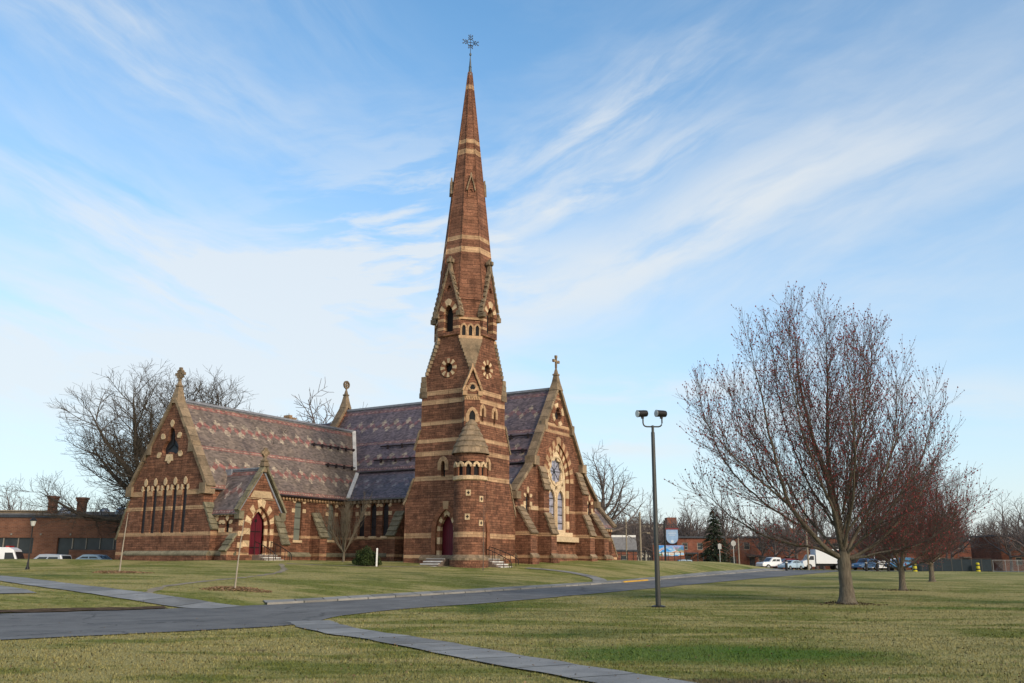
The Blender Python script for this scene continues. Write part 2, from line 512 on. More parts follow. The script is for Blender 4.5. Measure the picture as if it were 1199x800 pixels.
def buttress(mb, base, out, along, w, prof, slabs=5, m0=0, m1=1):
    """prof: list of (out, z) from the bottom up; sloping stretches get capstones"""
    base, out, along = Vector(base), Vector(out), Vector(along)
    poly = [base + Z3 * prof[0][1]] + [base + out * o + Z3 * z for o, z in prof] + [base + Z3 * prof[-1][1]]
    if prof[-1][0] == 0: poly.pop()
    poly = [p - along * (w / 2) for p in poly]
    mb.prism(poly, along * w, m0)
    if slabs:
        for (o0, z0), (o1, z1) in zip(prof[:-1], prof[1:]):
            if abs(o1 - o0) > .05 and abs(z1 - z0) > .05:
                L = math.hypot(o1 - o0, z1 - z0)
                steppedslope(mb, base + out * o1 + Z3 * z1, base + out * o0 + Z3 * z0, along, w + .1, max(2, round(L / .42)), .14, m1)

def plinth(mb, p0, p1, out, m0=0, m1=1, z=.72):
    p0, p1, out = Vector(p0), Vector(p1), Vector(out)
    d = p1 - p0
    prof = [(0, -1.6), (.2, -1.6), (.2, z), (.22, z + .02), (.22, z + .14), (0.02, z + .34), (0, z + .34)]
    mb.prism([p0 + out * o + Z3 * zz for o, zz in prof[:3]] + [p0 + Z3 * z], d, m0)
    mb.prism([p0 + Z3 * (z + .003)] + [p0 + out * o + Z3 * (zz + .003) for o, zz in prof[3:]], d, m1)

def coping(mb, a, b, across, w, thick=.2, step=.8, mat=0, lift=.1):
    a, b, ac = Vector(a), Vector(b), Vector(across).normalized()
    d = b - a; L = d.length; d.normalize(); n = ac.cross(d)
    if n.z < 0: n = -n
    k = max(1, round(L / step))
    for i in range(k):
        p = a + d * (L * (i + .5) / k)
        mb.obox(p + n * (lift + .012 * (i % 2)), d * (L / k / 2 - .012), ac * (w / 2), n * (thick / 2), mat)

def cross_finial(mb, p, axis, h=1.9, mat=0, style='cross'):
    """stone finial: tapering base, shaft, cross arms (or ring)"""
    p, ax = Vector(p), Vector(axis).normalized(); ay = Z3.cross(ax)
    H = h
    mb.obox(p + Z3 * (.14 * H), ax * .28, ay * .28, Z3 * (.14 * H), mat, .62)
    mb.obox(p + Z3 * (.32 * H), ax * .22, ay * .22, Z3 * (.03 * H), mat)
    mb.obox(p + Z3 * (.43 * H), ax * .15, ay * .15, Z3 * (.09 * H), mat, .5)
    c = p + Z3 * (.78 * H)
    mb.obox(p + Z3 * (.62 * H), ax * .06, ay * .06, Z3 * (.12 * H), mat)
    if style == 'cross':
        mb.obox(c, ax * .075, ay * .07, Z3 * (.21 * H), mat)
        mb.obox(c + Z3 * .04 * H, ax * (.17 * H), ay * .065, Z3 * .075, mat)
        for dv in (ax * (.17 * H), ax * (-.17 * H), Z3 * (.17 * H)):
            mb.obox(c + Z3 * .04 * H + dv, ax * .11, ay * .085, Z3 * .11, mat)
    elif style == 'floral':
        for k in range(8):
            a = k * math.pi / 4
            dv = ax * math.cos(a) + Z3 * math.sin(a)
            mb.obox(c + dv * .2 * H * (.95 if k % 2 == 0 else .62), dv * .12, ay * .1, ay.cross(dv) * .1, mat)
        mb.obox(c, ax * .12, ay * .11, Z3 * .12, mat)
    else:
        for k in range(14):
            a = 2 * math.pi * k / 14; dv = ax * math.cos(a) + Z3 * math.sin(a); tn = ay.cross(dv)
            mb.obox(c + dv * .15 * H, dv * .06, ay * .08, tn * (.075 * H * .5 + .02), mat)
        mb.obox(c, ax * (.16 * H), ay * .05, Z3 * .06, mat); mb.obox(c, ax * .06, ay * .055, Z3 * (.16 * H), mat)

def roofslope(mb, e0, e1, r0, r1, thick=.14, mat=0, emat=0):
    """a roof plane: eave points e0,e1, ridge points r0,r1; uv measured from the eave"""
    e0, e1, r0, r1 = map(Vector, (e0, e1, r0, r1))
    L = (r0 - e0).length; W = (e1 - e0).length
    n = (e1 - e0).cross(r0 - e0).normalized()
    if n.z < 0: n = -n
    s1 = (r1 - e0).dot((e1 - e0).normalized())
    mb.face([e0, e1, r1, r0], mat, [(0, 0), (W, 0), (s1, L), ((r0 - e0).dot((e1 - e0).normalized()), L)])
    d = n * -thick
    mb.face([e0 + d, r0 + d, r1 + d, e1 + d], emat)
    for a, b in ((e0, e1), (e1, r1), (r1, r0), (r0, e0)): mb.face([a, a + d, b + d, b], emat)

def trefoil(cx, cz, r, n=36, lobes=3, rot=math.pi / 2, k=.34):
    return [(cx + r * (1 - k + k * abs(math.cos(lobes / 2 * (t - rot)))) * math.cos(t) , cz + r * (1 - k + k * abs(math.cos(lobes / 2 * (t - rot)))) * math.sin(t)) for t in (2 * math.pi * i / n for i in range(n))]
def circ(cx, cz, r, n=24): return [(cx + r * math.cos(2 * math.pi * i / n), cz + r * math.sin(2 * math.pi * i / n)) for i in range(n)]

def stones_round(mb, pl, cx, cz, r0, r1, n, mats=(0,), front=.04, fill=1.0, rot=0.0):
    for i in range(n):
        a0 = 2 * math.pi * (i - .5 * fill) / n + rot; a1 = 2 * math.pi * (i + .5 * fill) / n + rot
        q = [(cx + r * math.cos(a), cz + r * math.sin(a)) for r, a in ((r0, a0), (r0, (a0 + a1) / 2), (r0, a1), (r1, a1), (r1, (a0 + a1) / 2), (r1, a0))]
        mb.prism([P3(pl, s, z, front) for s, z in q], pl[2] * -(front + .1), mats[i % len(mats)])

# ------------------------------------------------------------------ THE CHURCH
SC = 1.1
TH = R(32)
church = empty('church', (-2.91 * SC, 62.5 * SC, 1.6 - .3 * SC), math.pi / 2 - TH,
               'brownstone church banded in cream stone with a tall tapering spire and patterned slate roofs', 'church')
church.scale = (SC,) * 3
cp = church

def window(pl, cx, a, z0, zs, glass='glass', depth=.22, sill=True, hoodm=True, proud=.05):
    """glass pane part with its surround as a sub-part; returns the hole outline"""
    out = arch(cx, a, z0, zs)
    mb = MB(); panel(mb, pl, arch(cx, a + .02, z0 - .02, zs), -depth + .04)
    w = mb.build('window', M[glass], cp)
    s = MB()
    if hoodm: hood(s, pl, cx, a, zs)
    if sill: s.prism([P3(pl, cx + sx * (a + .08), z, .08) for sx, z in ((-1, z0 - .2), (1, z0 - .2), (1, z0 - .01), (-1, z0 - .01))], pl[2] * -.2, 0)
    if len(s.f): s.build('surround', M['cream'], w)
    f = MB()
    k = 3
    for i in range(1, k + 1):
        z = z0 + (zs - z0) * i / k
        f.box(*[P3(pl, cx + q * a, z + q * .018, -depth + .07 + q * .02) for q in (-1, 1)]) if False else f.prism([P3(pl, cx - a, z - .02, -depth + .08), P3(pl, cx + a, z - .02, -depth + .08), P3(pl, cx + a, z + .02, -depth + .08), P3(pl, cx - a, z + .02, -depth + .08)], pl[2] * -.03)
    f.build('frame', M['iron'], w)
    return out

# ---- west front (nave gable, aisle ends)
F = plY(.5)
front_holes = []
BW = 13.5
big_outer = arch(BW, 1.95, 2.75, 6.75, 3.45)
front_holes.append(big_outer)
for cx in (8.65, 18.9):
    front_holes.append(window(F, cx, .27, 2.8, 5.05))
tre = trefoil(13.5, 12.25, .55)
front_holes.append(tre)
outline = [(6.9, -1.6), (19.9, -1.6), (19.9, 5.5), (17.3, 7.85), (17.3, 8.4), (13.4, 14.5), (9.5, 8.4), (9.5, 7.85), (6.9, 5.5)]
mb = MB(); wall(mb, F, outline, front_holes, .45)
plinth(mb, (6.9, .5, 0), (19.9, .5, 0), (0, -1, 0))
mb.box((6.9, .96, -1.6), (7.5, 1.4, 5.4)); mb.box((19.3, .96, -1.6), (19.9, 1.4, 5.4))
nave_front = mb.build('nave_front_wall', [M['front'], M['cap']], cp)
# big traceried window
mb = MB(); panel(mb, F, arch(BW, 1.5, 2.75, 6.75, 3.0), -.42)
bw = mb.build('window', M['glassl'], cp, label='large traceried two-light window with pale leaded glass')
mb = MB()
cz = 7.62
lights = [arch(BW + s * .72, .57, 2.95, 5.15) for s in (-1, 1)]
foil = [(BW + (.93 + .09 * math.cos(8 * t)) * math.cos(t) * .98, cz + (.93 + .09 * math.cos(8 * t)) * math.sin(t) * 1.06) for t in (2 * math.pi * i / 64 for i in range(64))]
eyes = [trefoil(BW, 6.28, .21)] + [trefoil(BW + s * 1.02, 6.55, .17) for s in (-1, 1)]
wall(mb, F, arch(BW, 1.5, 2.75, 6.75, 3.0), lights + [foil] + eyes, .16, front=-.2)
mb.prism([P3(F, s, z, -.13) for s, z in ((BW - .07, 2.8), (BW + .07, 2.8), (BW + .07, 5.9), (BW - .07, 5.9))], F[2] * -.15)
# raised mouldings round circle and outer edge
for i in range(28):
    t0, t1 = 2 * math.pi * i / 28, 2 * math.pi * (i + 1) / 28
    mb.prism([P3(F, BW + r * math.cos(t), cz + r * 1.05 * math.sin(t), -.14) for r, t in ((1.06, t0), (1.06, t1), (1.16, t1), (1.16, t0))], F[2] * -.1)
o = mb.build('tracery', M['creamt'], bw)
mb = MB()
for z in (3.5, 4.15, 4.8, 5.4):
    for s in (-1, 1): mb.prism([P3(F, BW + s * .72 + q, z + r, -.385) for q, r in ((-.57, -.03), (.57, -.03), (.57, .03), (-.57, .03))], F[2] * -.03)
for k in range(4):
    a = k * math.pi / 4
    mb.obox(P3(F, BW, cz, -.39), F[1] * math.cos(a) * .9 + Z3 * math.sin(a) * .9, F[1] * -math.sin(a) * .02 + Z3 * math.cos(a) * .02, F[2] * .015)
mb.build('frame', M['iron'], bw)
mb = MB()
ring(mb, F, BW, 1.5, 6.75, 3.0, .45, 11, -.1, .45, (0, 1), jamb=2.75, jstep=.62)
ring(mb, F, BW, 1.95, 6.75, 3.45, .52, 11, .05, .1, (2, 1))
mb.build('surround', [M['cream'], M['browns'], M['buff']], bw)
mb = MB()
mb.box((11.3, .2, 2.42), (15.3, 1.0, 2.74)); mb.box((11.7, .05, 2.0), (16.1, .6, 2.4))
mb.build('sill', M['creamt'], bw)
mb = MB(); panel(mb, F, trefoil(13.5, 12.25, .58), -.3)
tw = mb.build('window', M['glass'], cp, label='small trefoil window high in the gable')
mb = MB(); stones_round(mb, F, 13.5, 12.25, .62, .98, 8, (0, 1), .04, .95, math.pi / 8); mb.build('surround', [M['cream'], M['browns']], tw)
# niche band stones and buttresses
for X, prof in ((7.35, [(1.3, -1.6), (1.3, 2.45), (.05, 4.4), (0, 4.45)]), (10.6, [(1.2, -1.6), (1.2, 2.5), (.55, 4.1), (.55, 5.9), (.05, 7.7), (0, 7.75)]),
                (16.75, [(1.35, -1.6), (1.35, 2.5), (.7, 4.2), (.7, 5.9), (.05, 7.7), (0, 7.75)]), (19.45, [(1.3, -1.6), (1.3, 2.45), (.05, 4.4), (0, 4.45)])):
    mb = MB(); buttress(mb, (X, .5, 0), (0, -1, 0), (1, 0, 0), .85, prof)
    plinth(mb, (X - .5, .5 - prof[0][0], 0), (X + .5, .5 - prof[0][0], 0), (0, -1, 0))
    mb.build('buttress', [M['front'], M['cap']], cp)
mb = MB()
for X0, X1 in ((7.6, 8.25), (9.05, 10.2), (17.4, 18.5), (19.25, 19.8)):
    mb.box((X0, .44, 4.3), (X1, .6, 4.62))
mb.build('string_course', M['cream'], cp)
# copings, kneelers, cross
mb = MB()
for s in (-1, 1):
    X = lambda q: 13.4 + s * q
    coping(mb, (X(4.05), .62, 8.15), (X(.0), .62, 14.5), (0, 1, 0), .75, .26, .85, 0, .12)
    mb.box(*[(min(X(3.6), X(4.35)), .1, 7.75), (max(X(3.6), X(4.35)), 1.0, 8.45)])
    mb.box(*[(min(X(2.05), X(2.45)), .22, 10.75), (max(X(2.05), X(2.45)), .6, 11.55)])
    coping(mb, (X(6.75), .62, 5.45), (X(3.9), .62, 8.0), (0, 1, 0), .7, .24, .75, 0, .1)
    mb.box(*[(min(X(6.3), X(6.95)), .12, 5.0), (max(X(6.3), X(6.95)), 1.0, 5.55)])
mb.build('gable_coping', M['cap'], cp)
mb = MB(); mb.obox((13.4, .6, 14.6), (.5, 0, 0), (0, .4, 0), (0, 0, .35), 0, .6); cross_finial(mb, (13.4, .6, 14.85), (1, 0, 0), 2.3)
mb.build('finial_cross', M['cap'], cp)

# ---- nave and aisle roofs and side walls
mb = MB()
roofslope(mb, (9.25, .9, 8.02), (9.25, 23.7, 8.02), (13.4, .9, 14.42), (13.4, 23.7, 14.42), .14, 0, 1)
roofslope(mb, (17.55, 23.7, 8.02), (17.55, .9, 8.02), (13.4, 23.7, 14.42), (13.4, .9, 14.42), .14, 0, 1)
nr = mb.build('nave_roof', [M['slate_nave'], M['lead']], cp)
mb = MB(); mb.obox((13.4, 12.3, 14.45), (.16, 0, 0), (0, 11.4, 0), (0, 0, .09)); mb.build('ridge', M['lead'], nr)
mb = MB()
sl = Vector((4.15, 0, 6.4)).normalized(); nn = Vector((-sl.z, 0, sl.x))
for q in (1.05, 2.6):
    p = Vector((9.25, 0, 8.02)) + sl * q + nn * .16
    mb.tube([p + Vector((0, 1.2, 0)), p + Vector((0, 16.8, 0))], .07, 6)
    for k in range(10): mb.obox(p + Vector((0, 1.6 + k * 1.6, -.05)), (.06, 0, 0), (0, .08, 0), (0, 0, .17))
mb.build('snow_guard', M['rust'], nr)
mb = MB()
roofslope(mb, (6.55, .9, 5.42), (6.55, 18.5, 5.42), (9.56, .9, 7.95), (9.56, 18.5, 7.95), .14, 0, 1)
roofslope(mb, (20.25, 23, 5.42), (20.25, .9, 5.42), (17.24, 23, 7.95), (17.24, .9, 7.95), .14, 0, 1)
mb.build('aisle_roof', [M['slate_aisle'], M['lead']], cp)
A_ = plX(6.9)
holes = [window(A_, cy, .31, 2.42, 4.55) for cy in (12.93, 14.2, 15.45)]
mb = MB(); wall(mb, A_, [(.5, -1.6), (17.2, -1.6), (17.2, 5.5), (.5, 5.5)], holes, .4)
plinth(mb, (6.9, 4.6, 0), (6.9, 17.1, 0), (-1, 0, 0))
buttress(mb, (6.9, 11.3, 0), (-1, 0, 0), (0, 1, 0), .8, [(1.2, -1.6), (1.2, 2.35), (.05, 4.3), (0, 4.35)])
mb.face([(9.58, .9, 7.6), (9.58, .9, 8.3), (9.58, 20, 8.3), (9.58, 20, 7.6)], 0)
mb.face([(17.22, .9, 7.6), (17.22, 20, 7.6), (17.22, 20, 8.3), (17.22, .9, 8.3)], 0)
mb.face([(19.9, .5, -1.6), (19.9, 23.6, -1.6), (19.9, 23.6, 5.5), (19.9, .5, 5.5)], 0)
mb.face([(6.9, 23.6, -1.6), (6.9, 23.6, 8), (19.9, 23.6, 8), (19.9, 23.6, -1.6)], 0)
mb.build('aisle_wall', [M['side'], M['capg']], cp)
mb = MB()
for i in range(28): mb.box((6.62, 5.2 + i * .43, 5.05), (6.95, 5.42 + i * .43, 5.27))
mb.build('cornice', M['cap'], cp)
# far parapet gable and chancel
mb = MB()
mb.prism([(9.2, 23.5, 7), (17.6, 23.5, 7), (17.6, 23.5, 8.3), (13.4, 23.5, 14.75), (9.2, 23.5, 8.3)], (0, .6, 0), 0)
for s in (-1, 1): coping(mb, (13.4 + s * 4.2, 23.8, 8.4), (13.4, 23.8, 14.95), (0, 1, 0), .8, .26, .9, 1, .08)
mb.obox((13.4, 23.8, 15.1), (.42, 0, 0), (0, .4, 0), (0, 0, .35), 1, .6)
mb.build('parapet_gable', [M['brown'], M['cap']], cp)
mb = MB(); cross_finial(mb, (13.4, 23.8, 15.3), (1, 0, 0), 2.2, 0, 'ring'); mb.build('finial_cross', M['cap'], cp)
mb = MB()
roofslope(mb, (9.6, 24.1, 7.3), (9.6, 34, 7.3), (13.4, 24.1, 13.45), (13.4, 34, 13.45), .14, 0, 1)
roofslope(mb, (17.2, 34, 7.3), (17.2, 24.1, 7.3), (13.4, 34, 13.45), (13.4, 24.1, 13.45), .14, 0, 1)
mb.build('chancel_roof', [M['slate_nave'], M['lead']], cp)
mb = MB()
mb.prism([(9.9, 24.1, -1.6), (16.9, 24.1, -1.6), (16.9, 24.1, 7.4), (13.4, 24.1, 13.2), (9.9, 24.1, 7.4)], (0, 9.8, 0), 0)
mb.build('chancel_wall', M['brown'], cp)
mb = MB(); mb.box((12.1, 29.9, 11), (12.9, 31.1, 14.0)); mb.box((12.0, 29.8, 14.0), (13.0, 31.2, 14.2)); mb.box((12.3, 30.1, 14.2), (12.7, 30.9, 14.45))
mb.build('chimney', M['buff'], cp)

# ---- transept wing with the five lancets
Wg = plX(-8.0)
ys = [19.16 + 1.105 * i for i in range(5)]
holes = []
for y in ys:
    out = arch(y, .23, 2.32, 5.35); holes.append(out)
    mb = MB(); panel(mb, Wg, arch(y, .25, 2.3, 5.35), -.12)
    w = mb.build('window', M['glass'], cp)
    s = MB()
    ap = 5.35 + .21 * 1.732
    for dx, z, L, wd in ((0, ap - .02, .6, .34),):
        s.prism([P3(Wg, y + k * wd, z + q * L, .05) for q, k in ((0, -.0), (.25, -.5), (.7, -.5), (1, 0), (.7, .5), (.25, .5))], Wg[2] * -.15)
    for sg in (-1, 1):
        s.prism([P3(Wg, y + sg * q, z, .045) for q, z in ((.2, 5.45), (.3, 5.3), (.46, 5.45), (.4, 5.75), (.24, 5.72))], Wg[2] * -.15)
    s.build('surround', M['cream'], w)
tri = [(21.2 + 1.22 * (.62 + .2 * math.cos(3 * (t - math.pi / 2))) * 1.0 * math.cos(t), 8.75 + 1.15 * (.78 + .26 * math.cos(3 * (t - math.pi / 2))) * math.sin(t)) for t in (2 * math.pi * i / 48 for i in range(48))]
holes.append(tri)
mb = MB(); panel(mb, Wg, [(21.2 + (y - 21.2) * 1.03, 8.75 + (z - 8.75) * 1.03) for y, z in tri], -.3)
tw = mb.build('window', M['glass'], cp, label='dark trefoil window high in the transept gable')
mb = MB()
for k in range(6):
    a = math.pi / 2 + k * math.pi / 3; r = 1.36 if k % 2 == 0 else 1.05
    dx, dz = math.cos(a), math.sin(a); c = (21.2 + dx * r, 8.75 + dz * r * 1.12)
    mb.prism([P3(Wg, c[0] + (dx * q * .55 - dz * k2 * .5), c[1] + dz * q * .55 + dx * k2 * .5, .05) for q, k2 in ((-.45, -.15), (-.45, .15), (.0, .46), (.35, .3), (.52, 0), (.35, -.3), (.0, -.46))], Wg[2] * -.15)
mb.prism([P3(Wg, 21.2 + a, z, .045) for a, z in ((-.45, 7.5), (.45, 7.5), (.32, 7.98), (-.32, 7.98))], Wg[2] * -.15)
mb.build('surround', M['cream'], tw)
mb = MB()
for k in range(3):
    a = math.pi / 2 + k * 2 * math.pi / 3
    mb.obox(P3(Wg, 21.2 + .3 * math.cos(a), 8.75 + .35 * math.sin(a), -.25), Wg[1] * math.cos(a) * .35 + Z3 * math.sin(a) * .4, Wg[1] * -math.sin(a) * .03 + Z3 * math.cos(a) * .03, Wg[2] * .02)
mb.build('frame', M['iron'], tw)
mb = MB()
wall(mb, Wg, [(17.1, -1.6), (25.3, -1.6), (25.3, 5.5), (21.2, 12.0), (17.1, 5.5)], holes, .4)
plinth(mb, (-8, 17.1, 0), (-8, 25.3, 0), (-1, 0, 0))
for i in range(4):
    mb.prism([P3(Wg, s, z, .04) for s, z in ((ys[i] + .25, 4.98), (ys[i + 1] - .25, 4.98), (ys[i + 1] - .25, 5.34), (ys[i] + .25, 5.34))], Wg[2] * -.1, 2)
for a, b in ((17.35, ys[0] - .25), (ys[4] + .25, 25.0)):
    mb.prism([P3(Wg, s, z, .04) for s, z in ((a, 4.98), (b, 4.98), (b, 5.34), (a, 5.34))], Wg[2] * -.1, 2)
buttress(mb, (-7.63, 17.1, 0), (0, -1, 0), (1, 0, 0), .75, [(1.0, -1.6), (1.0, 2.5), (.0, 4.35)], m1=1)
buttress(mb, (-7.63, 25.3, 0), (0, 1, 0), (1, 0, 0), .75, [(1.1, -1.6), (1.1, 1.9), (.0, 4.7)], m1=1)
plinth(mb, (-8.0, 16.1, 0), (-7.25, 16.1, 0), (0, -1, 0)); plinth(mb, (-8.003, 16.1, 0), (-8.003, 17.1, 0), (-1, 0, 0))
mb.build('transept_wall', [M['wing'], M['capg'], M['buff']], cp)
Ws = plY(17.1)
holes = [window(Ws, 1.3, .4, 2.0, 4.55, 'board'), window(Ws, 5.05, .36, 2.1, 4.45, 'board')]
mb = MB(); wall(mb, Ws, [(-8, -1.6), (6.9, -1.6), (6.9, 5.5), (-8, 5.5)], holes, .4)
plinth(mb, (-3.3, 17.1, 0), (6.9, 17.1, 0), (0, -1, 0)); plinth(mb, (-7.2, 17.1, 0), (-7.5, 17.1, 0), (0, -1, 0))
buttress(mb, (3.1, 17.1, 0), (0, -1, 0), (1, 0, 0), .8, [(1.1, -1.6), (1.1, 2.2), (.05, 4.1), (0, 4.15)])
mb.face([(-8, 25.3, -1.6), (-8, 25.3, 5.5), (10, 25.3, 5.5), (10, 25.3, -1.6)], 0)
mb.build('transept_side_wall', [M['side'], M['capg']], cp)
mb = MB()
roofslope(mb, (-7.7, 16.75, 5.38), (10.5, 16.75, 5.38), (-7.7, 21.2, 12.05), (13.2, 21.2, 12.05), .14, 0, 1)
roofslope(mb, (10.5, 25.65, 5.38), (-7.7, 25.65, 5.38), (13.2, 21.2, 12.05), (-7.7, 21.2, 12.05), .14, 0, 1)
wr = mb.build('transept_roof', [M['slate_wing'], M['lead']], cp)
mb = MB(); mb.obox((2.2, 21.2, 12.1), (9.8, 0, 0), (0, .14, 0), (0, 0, .08)); mb.build('ridge', M['lead'], wr)
mb = MB()
sl = Vector((0, 4.45, 6.67)).normalized(); nn = Vector((0, -sl.z, sl.y))
for q, x0, x1 in ((3.5, 5.6, 9.4), (5.6, 5.0, 10.6)):
    p = Vector((0, 16.75, 5.38)) + sl * q + nn * .16
    mb.tube([p + Vector((x0, 0, 0)), p + Vector((x1, 0, 0))], .06, 6)
    k = x0 + .3
    while k < x1: mb.obox(p + Vector((k, 0, -.04)), (.07, 0, 0), (0, .06, 0), (0, 0, .16)); k += 1.0
mb.build('snow_guard', M['rust'], wr)
# valley flashing where the wing roof meets nave and aisle roofs (solved from the roof planes)
def wz(y): return 5.38 + (y - 16.75) * 6.67 / 4.45
def valley(x, nave=True):
    z = 8.02 + (x - 9.25) * 6.4 / 4.15 if nave else 5.42 + (x - 6.55) * 2.53 / 3.01
    return Vector((x, 16.75 + (z - 5.38) * 4.45 / 6.67, z))
mb = MB()
for a, b in ((valley(9.3), valley(11.85)), (valley(6.6, False), valley(9.5, False))):
    d = (b - a).normalized(); s = Vector((1, -1, 0)).normalized(); n = s.cross(d).normalized()
    if n.z < 0: n = -n
    mb.obox((a + b) / 2 + Vector((-.1, -.1, .06)), d * ((b - a).length / 2), s * .16, n * .07)
mb.build('valley_flashing', M['flash'], wr)
mb = MB()
for s in (-1, 1):
    coping(mb, (-7.72, 21.2 + s * 4.3, 5.4), (-7.72, 21.2, 12.05), (1, 0, 0), .8, .24, .85, 0, .14)
    mb.box((-8.2, 21.2 + s * 4.1 - .3, 5.0), (-7.3, 21.2 + s * 4.1 + .35, 5.75))
    mb.box((-8.1, 21.2 + s * 2.35 - .2, 8.05), (-7.4, 21.2 + s * 2.35 + .3, 8.85))
mb.obox((-7.72, 21.2, 12.2), (.4, 0, 0), (0, .42, 0), (0, 0, .4), 0, .65)
mb.build('gable_coping', M['cap'], cp)
mb = MB(); cross_finial(mb, (-7.72, 21.2, 12.5), (0, 1, 0), 2.0, 0, 'floral'); mb.build('finial_cross', M['cap'], cp)
mb = MB()
for i in range(41):
    x = -7.0 + i * .33
    if -7.6 < x < -3.4: continue
    mb.box((x, 16.82, 5.06), (x + .17, 17.12, 5.26), 0)
mb.box((-3.4, 17.0, 4.98), (6.6, 17.12, 5.05), 0)
mb.build('cornice', M['buff'], cp)
mb = MB()
mb.tube([(-3.0, 16.72, 5.3), (6.4, 16.72, 5.3)], .09, 8)
mb.build('gutter', M['rust'], cp)

# ---- porch on the wing
Pg = plY(14.0); PX = -5.5
dh = arch(PX, .95, .8, 2.55, 1.75)
mb = MB(); wall(mb, Pg, [(PX - 1.95, -1.6), (PX + 1.95, -1.6), (PX + 1.95, 3.75), (PX, 6.75), (PX - 1.95, 3.75)], [dh], .5)
Pl = plX(PX - 1.95)
holes = [window(Pl, cy, .2, 2.3, 2.75, sill=False) for cy in (15.1, 16.15)]
wall(mb, Pl, [(14.0, -1.6), (17.1, -1.6), (17.1, 3.75), (14.0, 3.75)], holes, .3)
mb.face([(PX + 1.95, 14, -1.6), (PX + 1.95, 17.1, -1.6), (PX + 1.95, 17.1, 3.5), (PX + 1.95, 14, 3.5)], 0)
buttress(mb, (PX - 1.95, 14.32, 0), (-1, 0, 0), (0, 1, 0), .6, [(.8, -1.6), (.8, 1.0), (0, 2.15)], m1=1)
buttress(mb, (PX + 1.6, 14.0, 0), (0, -1, 0), (1, 0, 0), .62, [(.95, -1.6), (.95, 1.5), (0, 3.5)], m1=1)
plinth(mb, (PX - 1.95, 14, 0), (PX - 1.95, 17.1, 0), (-1, 0, 0)); 
mb.box((PX - 1.7, 13.93, 4.62), (PX + 1.7 - .55, 14.02, 4.66), 2)
mb.prism([(PX - 1.05, 13.95, 4.72), (PX + 1.05, 13.95, 4.72), (PX + .78, 13.95, 5.2), (PX - .78, 13.95, 5.2)], (0, .1, 0), 2)
for z0, z1, w in ((1.25, 1.62, .5), (2.05, 2.38, .5), (2.75, 3.15, .42)):
    mb.box((PX - 1.93, 13.955, z0), (PX - 1.93 + w, 14.02, z1), 2)
    mb.box((PX + 1.27 - (w - .5), 13.955, z0), (PX + 1.28, 14.02, z1), 2)
mb.build('porch_wall', [M['side'], M['capg'], M['cream']], cp)
mb = MB(); panel(mb, Pg, arch(PX, .64, .8, 2.75, 1.28), -.44)
dr = mb.build('door', M['door'], cp, label='maroon pointed double door of the side porch')
mb = MB()
mb.prism([P3(Pg, PX + s, z, -.42) for s, z in ((-.015, .85), (.015, .85), (.015, 3.7), (-.015, 3.7))], Pg[2] * -.03)
for z in (1.3, 2.4): mb.prism([P3(Pg, PX + s, z + q, -.415) for s, q in ((-.5, -.03), (.5, -.03), (.5, .03), (-.5, .03))], Pg[2] * -.03)
mb.prism([P3(Pg, PX + s, z, -.41) for s, z in ((-.1, 3.05), (.1, 3.05), (.1, 3.25), (-.1, 3.25))], Pg[2] * -.04)
mb.build('hinge', M['dark'], dr)
mb = MB()
ring(mb, Pg, PX, .66, 2.6, 1.42, .3, 6, -.2, .3, (0, 1), jamb=.8, jstep=.42)
ring(mb, Pg, PX, .96, 2.6, 1.74, .5, 6, .05, .1, (0, 1), jamb=.9, jstep=.42)
mb.build('surround', [M['cream'], M['browns']], dr)
mb = MB()
for s in (-1, 1):
    e = (PX + s * 2.2, 13.95, 3.55), (PX + s * 2.2, 17.2, 3.55), (PX, 13.95, 6.78), (PX, 18.0, 6.78)
    roofslope(mb, e[0], (PX + s * 2.2, 17.1, 3.55), e[2], (PX, 17.72, 6.78), .12, 0, 1)
pr = mb.build('porch_roof', [M['slate_porch'], M['lead']], cp)
mb = MB(); mb.obox((PX, 15.9, 6.85), (.1, 0, 0), (0, 1.9, 0), (0, 0, .06)); mb.obox((PX - .15, 17.6, 6.5), (.08, 0, 0), (0, .5, 0), (0, 0, .4)); mb.build('ridge', M['lead'], pr)
mb = MB()
for s in (-1, 1):
    coping(mb, (PX + s * 2.15, 13.95, 3.7), (PX, 13.95, 6.85), (0, 1, 0), .42, .16, .55, 0, .12)
    mb.box((PX + s * 1.95 - .22, 13.72, 3.2), (PX + s * 1.95 + .22, 14.2, 3.75))
mb.build('gable_coping', M['capg'], cp)
mb = MB(); mb.box((PX - .16, 13.8, 6.55), (PX + .16, 14.1, 7.0)); cross_finial(mb, (PX, 13.95, 6.95), (1, 0, 0), 1.25, 0, 'floral'); mb.build('finial_cross', M['cap'], cp)
mb = MB()
for i in range(9): mb.box((PX - 2.1, 14.15 + i * .33, 3.42), (PX - 1.93, 14.32 + i * .33, 3.6))
mb.build('cornice', M['buff'], cp)

